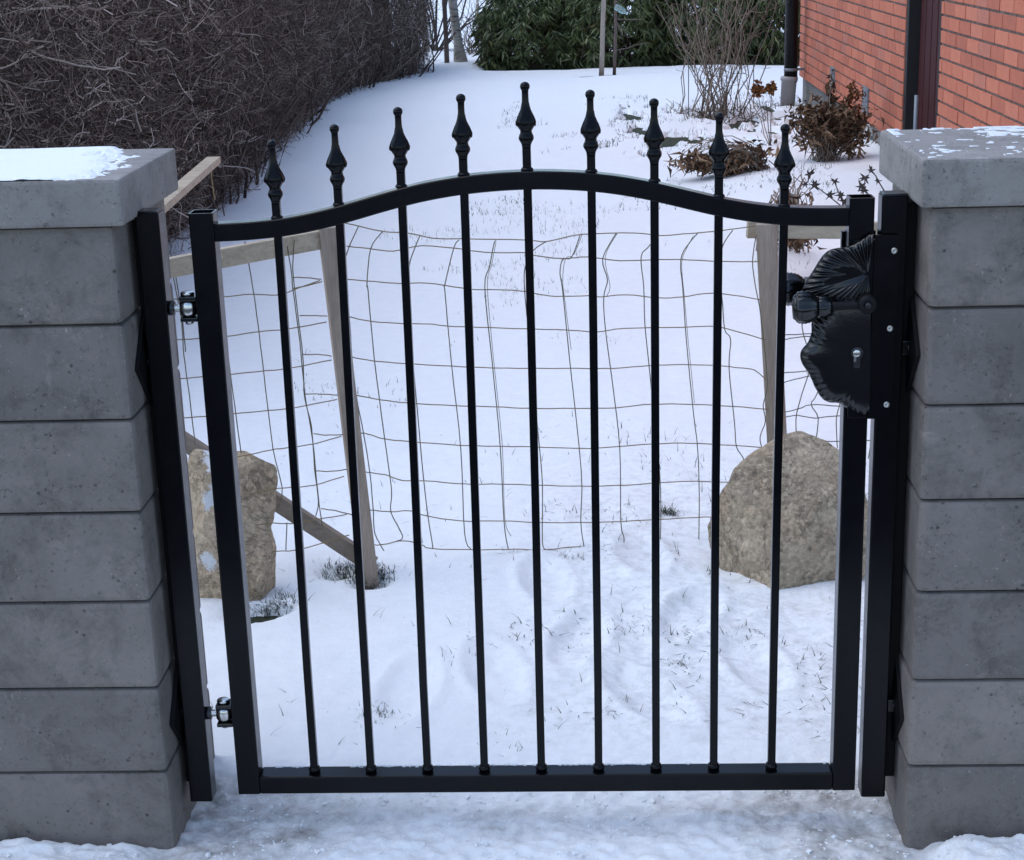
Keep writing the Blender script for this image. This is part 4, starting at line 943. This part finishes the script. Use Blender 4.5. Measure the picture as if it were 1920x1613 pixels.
for dd, a_, b_, z in rest:
    c, s_ = (HX, HX + 0.08), (a_, b_)
    V = [(x, y, zz) for x in c for y in s_ for zz in (z, z + BHt)]
    b.add(V, [(0, 1, 3, 2), (4, 6, 7, 5), (0, 4, 5, 1), (2, 3, 7, 6), (0, 2, 6, 4), (1, 5, 7, 3)])
for r in range(int((2.8 - PZ) / 0.075)):          # end wall round the corner
    z = PZ + 0.006 + r * 0.075; x = HX + 0.082 + (0.125 if r % 2 else 0)
    while x < HX + 5.7:
        b.box((x, Y1 - 0.08, z), (x + BL - JW, Y1, z + BHt)); x += BL
o = b.build('bricks', MT['brick_clay'], wall); o['kind'] = 'stuff'
# door set back in the opening, with a black frame
dr = empty('door'); dr.parent = house; dr.matrix_parent_inverse = Matrix.Translation(-Vector(house.location))
b = MB(); b.box((HX + 0.004, D1 - 0.07, 0.0), (HX + 0.16, D1 - 0.001, 2.098), 0.003); b.box((HX + 0.004, D0 + 0.001, 0.0), (HX + 0.16, D0 + 0.05, 2.098), 0.003); b.box((HX + 0.004, D0 + 0.0505, 2.04), (HX + 0.16, D1 - 0.0705, 2.098), 0.003); b.build('frame', MT['frame_black'], dr)
b = MB(); b.box((HX + 0.075, D0 + 0.052, 0.02), (HX + 0.12, D1 - 0.072, 2.036), 0.004)
for k in range(5): b.box((HX + 0.066, D0 + 0.075 + k * 0.165, 0.06), (HX + 0.0755, D0 + 0.222 + k * 0.165, 2.0), 0.004)
b.build('leaf', MT['door_brown'], dr)
p = at_x(1718, 212, HX - 0.01); b = MB(); b.tube([(HX - 0.012, p[1], -0.08), (HX - 0.012, p[1], p[2] + 0.10)], 0.012, 10); b.build('pipe', MT['galvanised'], house)
# vents and tag
for (px, y0, y1, wpx, mm) in ((1563, 126, 166, 7, 'galvanised'), (1625, 163, 214, 10, 'galvanised'), (1626.5, 233, 254, 5, 'white_tag')):
    a = at_x(px, y0, HX); c = at_x(px, y1, HX); wd = wpx / (FPX * HX / (a[1] - CAM[1]) ** 2) / 2
    b = MB(); b.box((HX - 0.012, a[1] - wd, c[2]), (HX + (0.02 if mm != 'white_tag' else 0.029), a[1] + wd, a[2]), 0.002)
    if mm == 'galvanised':
        for k in range(5): zc = c[2] + (a[2] - c[2]) * (k + 0.5) / 5; b.box((HX - 0.017, a[1] - wd * 0.7, zc - 0.008), (HX - 0.0125, a[1] + wd * 0.7, zc + 0.004))
    b.build('wall_vent' if mm == 'galvanised' else 'wall_tag', MT[mm], house)
# downpipe at the far corner
dp_ = empty('downpipe'); dp_.parent = house; dp_.matrix_parent_inverse = Matrix.Translation(-Vector(house.location))
yb = 12.0; pb = at_y(1483, 120, yb); xc = pb[0]
b = MB(); b.tube([(xc, yb, 0.12), (xc + 0.002, yb, 2.7)], 0.058, 18); b.build('pipe', MT['pipe_black'], dp_)
b = MB(); b.lathe([(-0.16, 0.062), (0.13, 0.066), (0.135, 0.075), (0.165, 0.075), (0.17, 0.06)], (xc - 0.02, yb, 0.0), (0.05, 0, 1), 18); b.build('socket', MT['pipe_grey'], dp_)
b = MB(); b.lathe([(0, 0.061), (0.025, 0.061)], (xc, yb, 0.215), n=18); b.box((xc, yb - 0.01, 0.218), (HX + 0.01, yb + 0.01, 0.238)); b.build('clip', MT['galvanised'], dp_)

# ------------------------------------------------------------------ plants
def leaf_mesh(N, C, L, W, dirv, droop, tint_lo, tint_hi, curl=0.0):
    """N leaves: centre points C, lengths, direction; folded along the midrib, 6 verts / 4 quads->2 quads"""
    d = dirv / np.linalg.norm(dirv, axis=1, keepdims=True); d = d.copy(); d[:, 2] -= droop; d /= np.linalg.norm(d, axis=1, keepdims=True)
    r = rng.normal(size=(N, 3)); s = np.cross(d, r); s /= np.linalg.norm(s, axis=1, keepdims=True); u = np.cross(s, d)
    V = np.zeros((N, 7, 3)); Lc = L[:, None]; Wc = W[:, None]
    V[:, 0] = C; V[:, 1] = C + d * Lc * 0.45 + s * Wc * 0.5 + u * Wc * 0.18; V[:, 2] = C + d * Lc * 0.48 - u * Lc * curl * 0.3; V[:, 3] = C + d * Lc * 0.45 - s * Wc * 0.5 + u * Wc * 0.18
    V[:, 4] = C + d * Lc - u * Lc * curl
    V[:, 5] = V[:, 1]; V[:, 6] = V[:, 3]
    o = (np.arange(N) * 7)[:, None]
    F = np.concatenate([o + np.array([[0, 1, 4, 2]]), o + np.array([[0, 2, 4, 3]])], 0)
    return V.reshape(-1, 3), F, np.repeat(rng.uniform(tint_lo, tint_hi, N), 7)
def rhodo(cx, cy, rx, ry, hz, n, label):
    g = empty('rhododendron_bush', (cx, cy, -0.1)); tag(g, label, 'bush', 'rhododendrons at the back of the garden')
    # branch tips through the volume
    th = rng.uniform(0, 2 * math.pi, n); rr_ = rng.uniform(0.25, 1.0, n) ** 0.5; z = rng.uniform(0.0, 1, n)
    sh = np.sqrt(np.clip(1 - (np.clip(z - 0.45, 0, 1) / 0.6) ** 2, 0.05, 1)) * (0.82 + 0.36 * fbm(th * 2, z * 3, int(cx * 10) + 200, 3))
    C = np.c_[cx + rx * rr_ * sh * np.cos(th), cy + ry * rr_ * sh * np.sin(th), -0.06 + hz * z]
    k = fbm(C[:, 0] * 4.5, C[:, 2] * 4.5 + C[:, 1], 211, 3) > 0.34 + 0.12 * (C[:, 2] / hz) ** 3
    C = C[k]; parts = []
    for c in range(7):
        m_ = len(C); a = rng.uniform(0, 2 * math.pi, m_); d = np.c_[np.cos(a), np.sin(a), rng.uniform(-0.2, 0.35, m_)]
        parts.append(leaf_mesh(m_, C + rng.normal(size=C.shape) * 0.015, rng.uniform(0.09, 0.17, m_), rng.uniform(0.022, 0.036, m_), d, rng.uniform(0.35, 2.0), 0.0, 0.86 if c < 6 else 1.0, 0.1))
    V, F, T = join(parts); me = mesh_np('leaves', V, F, MT['rhodo_leaf']); set_attr(me, 'tint', T); o = link('leaves', me, g); o['kind'] = 'stuff'
    N = 46; K = 5; P = np.zeros((N, K, 3)); P[:, 0] = np.c_[cx + rng.normal(size=N) * rx * 0.4, cy + rng.normal(size=N) * ry * 0.3, np.full(N, -0.12)]
    tgt = C[rng.integers(0, len(C), N)]
    for k in range(1, K): P[:, k] = P[:, 0] + (tgt - P[:, 0]) * (k / (K - 1)) + rng.normal(size=(N, 3)) * 0.04
    V, F = tubes_np(P, rng.uniform(0.006, 0.013, N)[:, None] * np.linspace(1.1, 0.5, K)[None, :], 4)
    me = mesh_np('branches', V, F, MT['shrub_stem'], True); set_attr(me, 'tint', np.repeat(rng.uniform(0, 0.5, N), K * 4)); o = link('branches', me, g); o['kind'] = 'stuff'
rhodo(-0.55, 17.25, 0.62, 0.75, 0.92, 1100, 'leftmost dark green rhododendron bush, beside the birch trunk')
rhodo(0.42, 17.2, 0.72, 0.85, 1.12, 1500, 'dark green rhododendron bush behind the grey stake')
rhodo(1.45, 17.3, 0.75, 0.8, 1.25, 1500, 'dark green rhododendron bush behind the bare twiggy shrub')
rhodo(2.5, 17.4, 0.75, 0.8, 1.3, 1300, 'rhododendron bush at the right, reaching behind the black downpipe')

def stems(name, mat_, parent, bases, tips, r0, r1, K=6, wob=0.02, sides=5, t=(0, 1), droop=0.0):
    N = len(bases); P = np.zeros((N, K, 3)); b_, t_ = np.array(bases, float), np.array(tips, float)
    for k in range(K):
        u = k / (K - 1); P[:, k] = b_ + (t_ - b_) * u + rng.normal(size=(N, 3)) * wob * min(1, k)
        P[:, k, 2] += droop * math.sin(u * math.pi) * np.linalg.norm((t_ - b_)[:, :2], axis=1)
    V, F = tubes_np(P, np.full(N, r0)[:, None] * rng.uniform(0.7, 1.3, N)[:, None] * np.linspace(1, r1 / r0, K)[None, :], sides)
    me = mesh_np(name, V, F, mat_, True); set_attr(me, 'tint', np.repeat(rng.uniform(*t, N), K * sides)); return link(name, me, parent), P

# bare fan-shaped shrub by the house
sc_ = at_z(1345, 214, -0.06); sh = empty('bare_shrub', sc_); tag(sh, 'bare twiggy shrub with fanning pale stems left of the black downpipe', 'shrub')
n = 46; bs = np.c_[sc_[0] + rng.normal(size=n) * 0.13, sc_[1] + rng.normal(size=n) * 0.12, np.full(n, -0.1)]
an = rng.uniform(-1, 1, n); hh = rng.uniform(0.55, 1.25, n)
tps = np.c_[sc_[0] + an * 0.62 * hh, sc_[1] + rng.normal(size=n) * 0.25, hh - 0.06]
o, P = stems('stems', MT['shrub_stem'], sh, bs, tps, 0.0052, 0.0022, 7, 0.02, 5, (0.3, 1)); o['kind'] = 'stuff'
n2 = 230; i_ = rng.integers(0, n, n2); k_ = rng.integers(2, 6, n2); b2 = P[i_, k_]; t2 = b2 + np.c_[rng.normal(size=n2) * 0.10, rng.normal(size=n2) * 0.06, np.abs(rng.normal(size=n2)) * 0.16]
o, _ = stems('side_twigs', MT['shrub_stem'], sh, b2, t2, 0.0022, 0.0011, 5, 0.010, 4, (0.3, 1)); o['kind'] = 'stuff'
n3 = 150; b3 = np.c_[sc_[0] + rng.normal(size=n3) * 0.2, sc_[1] - 0.15 + rng.normal(size=n3) * 0.22, np.full(n3, -0.09)]; t3 = b3 + np.c_[rng.normal(size=n3) * 0.08, rng.normal(size=n3) * 0.06, rng.uniform(0.02, 0.14, n3)]
o, _ = stems('cut_twigs', MT['shrub_stem'], sh, b3, t3, 0.004, 0.002, 4, 0.012); o['kind'] = 'stuff'
# thin green support rods
for (px, yt, yb_, lab) in ((1291, 100, 224, 'left of the two thin green rods at the bare shrub'), (1413, 120, 208, 'right of the two thin green rods, by the orange flower heads')):
    bp = at_z(px, yb_, -0.08); tpz = at_y(px, yt, bp[1]); b = MB(); b.tube([bp, tpz], 0.0035, 6); tag(b.build('support_rod', MT['rod_green']), lab, 'rod', 'green support rods')
# dried hydrangea heads
hb = at_z(1445, 262, 0.0); hg = empty('dried_hydrangea', hb); tag(hg, 'dried hydrangea stalk with two orange brown flower heads', 'plant')
for (px, py, r) in ((1421, 168, 0.052), (1445, 165, 0.035)):
    c = at_y(px, py, hb[1]); n = 130; d = rng.normal(size=(n, 3)); d /= np.linalg.norm(d, axis=1, keepdims=True)
    V, F, T = leaf_mesh(n, c + d * r * rng.uniform(0.35, 0.95, n)[:, None], np.full(n, 0.03), np.full(n, 0.026), rng.normal(size=(n, 3)), 0.1, 0, 1)
    me = mesh_np('flower_head', V, F, MT['orange_leaf']); set_attr(me, 'tint', T); link('flower_head', me, hg)
tops = [at_y(1421, 176, hb[1]), at_y(1445, 172, hb[1]), at_y(1395, 150, hb[1]), at_y(1436, 190, hb[1])]
o, _ = stems('stalk', MT['shrub_stem'], hg, [hb - (0, 0, .06)] * 4, tops, 0.004, 0.0028, 6, 0.006)

def dead_clump(name, label, C, rx, ry, rz, nleaf, nst, root, ls=(0.07, 0.16), dens=0.5):
    g = empty(name, C - np.array([0, 0, rz])); tag(g, label, 'plant', 'withered brown plants in the bed')
    nleaf = int(nleaf * 0.9); sub = rng.normal(size=(9, 3)) * np.array([rx, ry, rz]) * 0.5; sub[:, 2] = np.abs(sub[:, 2]) * rng.choice([1, -0.6], 9)
    c = C + sub[rng.integers(0, 9, nleaf)] + rng.normal(size=(nleaf, 3)) * np.array([rx, ry, rz]) * 0.33; m_ = len(c)
    parts = [leaf_mesh(m_, c, rng.uniform(*ls, m_) * 0.62, rng.uniform(0.010, 0.034, m_), rng.normal(size=(m_, 3)), 0.75, 0, 1, 0.6),
             leaf_mesh(m_, c + rng.normal(size=c.shape) * 0.03, rng.uniform(0.025, 0.06, m_), rng.uniform(0.01, 0.028, m_), rng.normal(size=(m_, 3)), 0.3, 0, 0.9, 0.5)]
    V, F, T = join(parts); V[:, 2] = np.maximum(V[:, 2], -0.055)
    me = mesh_np('withered_leaves', V, F, MT['dry_leaf']); set_attr(me, 'tint', T); o = link('withered_leaves', me, g); o['kind'] = 'stuff'
    bs = np.array(root) + rng.normal(size=(nst, 3)) * np.array([0.05, 0.05, 0.005]); tp_ = c[rng.integers(0, m_, nst)] + rng.normal(size=(nst, 3)) * 0.03
    o, P = stems('stalks', MT['shrub_stem'], g, bs, tp_, 0.0034, 0.0018, 7, 0.016, 4, (0.4, 1), 0.3); o['kind'] = 'stuff'
    return g
rt = at_z(1420, 320, 0.0)
dead_clump('withered_plant', 'withered brown plant flopped on snow with arching pale stalks', at_y(1345, 297, rt[1]), 0.17, 0.12, 0.085, 420, 60, rt)
rt2 = at_z(1545, 300, 0.0)
dead_clump('withered_plant', 'tallest withered brown plant standing against the grey plinth', at_y(1547, 245, rt2[1]), 0.19, 0.13, 0.15, 620, 100, rt2 + (0, 0, -.04))
c_ = at_y(1556, 192, rt2[1] + 0.05); dead_top = None
rt3 = at_z(1475, 480, -0.06)
dead_clump('withered_plant', 'low withered brown plant under the wooden rail behind gate', at_y(1478, 420, 4.6), 0.075, 0.07, 0.085, 300, 26, at_z(1480, 470, -0.06), (0.05, 0.09))
# narrow upright spray of dead leaves above the tall plant, red seed cluster beside it
g = empty('dead_leaf_spray', rt2); tag(g, 'narrow spray of dead leaves rising against the brick wall', 'plant')
n = 90; u = rng.uniform(0, 1, n); a = at_y(1560, 130, rt2[1] + 0.1); c = at_y(1552, 235, rt2[1] + 0.1)
C = c + (a - c) * (u[:, None] ** 1.5) + rng.normal(size=(n, 3)) * 0.035 * (1 - u[:, None] * 0.75)
V, F, T = leaf_mesh(n, C, rng.uniform(0.03, 0.10, n) * (1.2 - 0.7 * u), np.full(n, 0.022), rng.normal(size=(n, 3)), 1.0, 0, 0.7, 0.3); me = mesh_np('leaves', V, F, MT['dry_leaf']); set_attr(me, 'tint', T); o = link('leaves', me, g); o['kind'] = 'stuff'
stems('stem', MT['shrub_stem'], g, [rt2], [a], 0.005, 0.002, 7, 0.006)
g = empty('seed_cluster_stem', rt2 + (0.1, 0, 0)); tag(g, 'thin stem with small dark red seed clusters before the brick wall', 'plant')
q = rt2[1] + 0.05; st = [at_y(1552, 262, q), at_y(1570, 238, q), at_y(1590, 190, q), at_y(1597, 158, q)]
b = MB(); b.tube(st, [0.004, 0.0035, 0.003, 0.002], 5); b.build('stem', MT['red_bark'], g)
for (px, py, r) in ((1597, 160, 0.02), (1606, 175, 0.03), (1592, 182, 0.02), (1604, 200, 0.022), (1590, 195, 0.018)):
    c = at_y(px, py, q); n = 26; V, F, T = leaf_mesh(n, c + rng.normal(size=(n, 3)) * r * 0.6, np.full(n, 0.03), np.full(n, 0.02), rng.normal(size=(n, 3)), 0.5, 0, 0.5)
    me = mesh_np('seed_cluster', V, F, MT['orange_leaf']); set_attr(me, 'tint', T); link('seed_cluster', me, g)
# rose-like twig with star-shaped seed heads behind the latch post
def star_plant(label, pts, heads, Y):
    base = at_y(*pts[0], Y); g = empty('seed_head_twig', base); tag(g, label, 'plant', 'twigs with star shaped seed heads')
    b = MB(); b.tube([at_y(x, y, Y + 0.01 * i) for i, (x, y) in enumerate(pts)], np.linspace(0.0028, 0.0018, len(pts)), 5); b.build('stem', MT['dark_bark'], g)
    for (px, py, s_) in heads:
        c = at_y(px, py, Y); b = MB(); b.lathe([(-0.3, 0.12), (-0.15, 0.3), (0.1, 0.34), (0.3, 0.2)], (0, 0, 0), n=8)
        V = [np.array(v_) * s_ + c for v_ in b.v]; F = list(b.f); b = MB(); b.add(V, F, True)
        for k in range(6):
            a = k * 2 * math.pi / 6 + random.uniform(-.4, .4); d = np.array([math.cos(a), random.uniform(-.5, .5), math.sin(a)]); d /= np.linalg.norm(d); sd_ = np.cross(d, [0, 1, 0.1]); sd_ /= np.linalg.norm(sd_)
            L = s_ * random.uniform(0.9, 1.7)
            b.add([c + sd_ * s_ * 0.26, c - sd_ * s_ * 0.26, c + d * L * 0.6 + sd_ * s_ * 0.14 + np.array([0, 0.2 * s_, 0]), c + d * L, c + d * L * 0.6 - sd_ * s_ * 0.16 + np.array([0, -0.2 * s_, 0])], [(0, 2, 3), (0, 3, 1), (1, 3, 4)])
        b.build('seed_head', MT['dark_bark'], g)
star_plant('seed head twig with the leftmost dark stars, above the gate bar', [(1592, 400), (1575, 385), (1550, 365), (1533, 352), (1521, 340)], [(1518, 327, 0.022), (1527, 348, 0.022), (1510, 345, 0.014), (1556, 366, 0.018)], 3.6)
star_plant('seed head twig rising just left of the latch post top', [(1588, 398), (1580, 380), (1570, 355), (1565, 342)], [(1565, 340, 0.016), (1576, 366, 0.018), (1582, 378, 0.018)], 3.5)
star_plant('seed head twig standing over the open post top', [(1620, 400), (1618, 365), (1621, 345), (1622, 335)], [(1622, 334, 0.020), (1614, 350, 0.018), (1619, 356, 0.02)], 3.5)
star_plant('seed head twig tucked under the right capstone corner', [(1662, 365), (1650, 345), (1642, 330), (1632, 318)], [(1633, 320, 0.016), (1645, 340, 0.012)], 3.5)

# ------------------------------------------------------------------ trees and stakes at the back
def trunk(name, label, cat, px, pyb, py_top, w_px, matn, lean=0.0, group=None, branches=0, zoff=-0.06):
    bp = at_z(px, pyb, zoff); tpz = at_y(px + lean, py_top, bp[1]); r = w_px / FPX * np.dot(bp - CAM, FWD) / 2
    g = empty(name, bp); tag(g, label, cat, group); H_ = 3.6; d = (tpz - bp); d /= d[2]
    zs_ = np.linspace(-0.06, H_, 14); P = [bp + d * z + np.array([0.012 * math.sin(z * 3.1 + px), 0.012 * math.sin(z * 2.3), 0]) * min(1, max(z, 0)) for z in zs_]
    R = [r * (1.0 + 0.8 * math.exp(-max(z, 0) / 0.06) * (1 if w_px > 12 else 0.15)) * (1 - 0.18 * max(z, 0) / H_) for z in zs_]
    b = MB(); b.tube(P, R, 14); b.build('trunk', MT[matn], g)
    if branches:
        n = branches; i_ = rng.integers(5, 14, n); b_ = np.array([P[i] for i in i_]); t_ = b_ + np.c_[rng.normal(size=n) * 0.5, rng.normal(size=n) * 0.5, rng.uniform(0.1, 0.8, n)]
        o, _ = stems('branches', MT['dark_bark'], g, b_, t_, 0.012, 0.003, 6, 0.03); o['kind'] = 'stuff'
    return g, bp
trunk('birch_tree', 'pale birch trunk with flared dark foot at the garden end', 'tree', 864, 117, 0, 17, 'birch_bark', -15, None, 16)
trunk('young_tree', 'slim reddish grey trunk just left of the birch', 'tree', 838, 119, 0, 9, 'red_bark', -4, None, 10)
trunk('pale_tree', 'pale trunk rising at the end of the bare hedge', 'tree', 800, 100, 0, 12, 'birch_bark', -9, None, 8)
trunk('pale_tree', 'pale trunk half hidden behind the left rhododendron', 'tree', 931, 66, 0, 11, 'pale_stake', -2, None, 8)
trunk('sapling', 'thin pale sapling on the snow beyond the birch', 'tree', 897, 52, 0, 6, 'birch_bark', -2, None, 5)
g, bp = trunk('garden_stake', 'grey wooden stake in front of the rhododendron hedge', 'stake', 1128, 136, 0, 9, 'pale_stake', 5)
g, bp2 = trunk('sapling', 'slim brown sapling right of the grey stake with forking twigs', 'tree', 1152, 134, 0, 6, 'red_bark', 4)
q = bp2[1]; b_ = [at_y(1155, 36, q), at_y(1156, 40, q), at_y(1155, 36, q), at_y(1150, 96, q), at_y(1157, 20, q)]; t_ = [at_y(1178, 72, q), at_y(1168, 78, q), at_y(1205, 36, q - .1), at_y(1214, 80, q + .1), at_y(1185, -14, q - .05)]
stems('branch', MT['red_bark'], g, b_, t_, 0.007, 0.003, 6, 0.006)
# plastic bottle hanging from the sapling
q = bp2[1] - 0.06; a, c = at_y(1153, 12, q), at_y(1177, 26, q); dv = c - a; L = np.linalg.norm(dv); dv = dv / L
bt_ = empty('plastic_bottle', (a + c) / 2); tag(bt_, 'small pale green plastic bottle hung in the sapling', 'bottle')
b = MB(); b.lathe([(0, 0.02), (0.004, 0.031), (L * 0.2, 0.033), (L * 0.25, 0.030), (L * 0.3, 0.033), (L * 0.62, 0.033), (L * 0.8, 0.02), (L * 0.86, 0.013), (L * 0.93, 0.013)], a, dv, 20); b.build('body', MT['bottle_plastic'], bt_)
b = MB(); b.lathe([(L * 0.9, 0.015), (L, 0.015)], a, dv, 16); b.build('cap', MT['bottle_cap'], bt_)
b = MB(); b.tube([a + dv * L * 0.3, at_y(1160, -8, q), at_y(1166, -22, q)], 0.0015, 4); b.build('string', MT['wire_green'], bt_)
# dark many-stemmed shrub beyond the hedge end
sb = at_z(816, 92, -0.02); g = empty('dark_shrub', sb); tag(g, 'dark many stemmed shrub fanning up beyond the hedge end', 'shrub')
n = 15; an = np.linspace(-0.35, 1.0, n) + rng.normal(size=n) * 0.06; hh = rng.uniform(1.2, 2.0, n)
stems('stems', MT['dark_bark'], g, np.c_[sb[0] + rng.normal(size=n) * 0.04, sb[1] + rng.normal(size=n) * 0.08, np.full(n, sb[2] - 0.05)], np.c_[sb[0] + np.sin(an) * hh * 0.95, sb[1] + rng.normal(size=n) * 0.4, sb[2] + np.cos(an) * hh], 0.013, 0.006, 7, 0.02)[0]['kind'] = 'stuff'
sb = at_z(895, 100, -0.05); g = empty('twiggy_shrub', sb); tag(g, 'fine bare twiggy shrub between birch and rhododendron', 'shrub')
n = 70; stems('stems', MT['shrub_stem'], g, np.c_[sb[0] + rng.normal(size=n) * 0.16, sb[1] + rng.normal(size=n) * 0.2, np.full(n, sb[2] - 0.06)], np.c_[sb[0] + rng.normal(size=n) * 0.3, sb[1] + rng.normal(size=n) * 0.3, sb[2] + rng.uniform(0.1, 0.85, n)], 0.006, 0.002, 6, 0.035, 4, (0, 0.4))[0]['kind'] = 'stuff'
# distant row of bare bushes
for i, (xx, lab) in enumerate(((-3.7, 'far dark bush across the snow, seen left of the birch trunk'), (-1.9, 'far dark bush across the snow, seen right of the birch trunk'))):
    yy = 33.5 + random.uniform(-0.6, 0.6); zb = gz(xx, yy); g = empty('far_bush', (xx, yy, zb)); tag(g, lab, 'bush', 'far bushes across the snow')
    n = 900; bs = np.c_[xx + rng.normal(size=n) * 0.8, yy + rng.normal(size=n) * 0.5, np.full(n, zb - 0.05)]; tp_ = np.c_[xx + rng.normal(size=n) * 1.3, yy + rng.normal(size=n) * 0.8, zb + rng.uniform(0.3, 2.8, n)]
    stems('twigs', MT['far_twig'], g, bs, tp_, 0.014, 0.006, 5, 0.10, 3)[0]['kind'] = 'stuff'

# frost along the back edge of the bottom rail and the arched rail
N = 900; X = rng.uniform(-0.49, 0.505, N); k = fbm(X * 14, X * 3, 401, 4) > 0.42; X = X[k]; n = len(X)
Yf = 0.0395 - np.abs(rng.normal(size=n)) * 0.0022; sz = rng.uniform(0.0006, 0.0022, n)
V = np.zeros((n, 5, 3)); c = np.c_[X, Yf, np.full(n, 0.0338)]
for j, (dx, dy) in enumerate(((-1.6, -0.6), (1.4, -0.7), (1.7, 0.6), (-1.3, 0.7))): V[:, j] = c + np.c_[sz * dx, sz * dy * 0.7, np.zeros(n)]
V[:, 4] = c + np.c_[np.zeros(n), np.zeros(n), 0.0008 + sz * 0.6]
o_ = (np.arange(n) * 5)[:, None]; F = np.concatenate([o_ + np.array([[a, (a + 1) % 4, 4]]) for a in range(4)], 0)
tag(link('rail_frost', mesh_np('rail_frost', V.reshape(-1, 3), F, MT['frost'])), 'crumbs of frost on the gate bottom rail', 'frost', None, 'stuff')

# crumbs of broken snow in the gateway and along the shovelled edges
N = 2600; X = rng.uniform(-0.95, 0.95, N); Y = rng.uniform(-0.30, 0.16, N); k = (fbm(X * 8, Y * 9, 411, 4) > 0.50) & ~((np.abs(X + 0.015) > 0.63) & (Y > -0.085)); X, Y = X[k], Y[k]; n = len(X)
r_ = rng.uniform(0.0010, 0.0024, n) + 0.003 * rng.uniform(0, 1, n) ** 8
ico = bmesh.new(); bmesh.ops.create_icosphere(ico, subdivisions=1, radius=1.0); IV = np.array([v.co[:] for v in ico.verts]); IF = np.array([[v.index for v in f.verts] for f in ico.faces]); ico.free()
sc3 = r_[:, None, None] * rng.uniform(0.6, 1.4, (n, 1, 3)); V = IV[None] * sc3 * np.array([1.25, 1.25, 0.7]) * (1 + 0.32 * rng.normal(size=(n, len(IV), 1)))
V += np.c_[X, Y, snow_height(X, Y) + r_ * 0.25][:, None, :]
F = (IF[None] + (np.arange(n) * len(IV))[:, None, None]).reshape(-1, 3)
tag(link('snow_crumbs', mesh_np('snow_crumbs', V.reshape(-1, 3), F, MT['snow'], False)), 'crumbs of broken snow scattered on the icy gateway', 'snow', None, 'stuff')
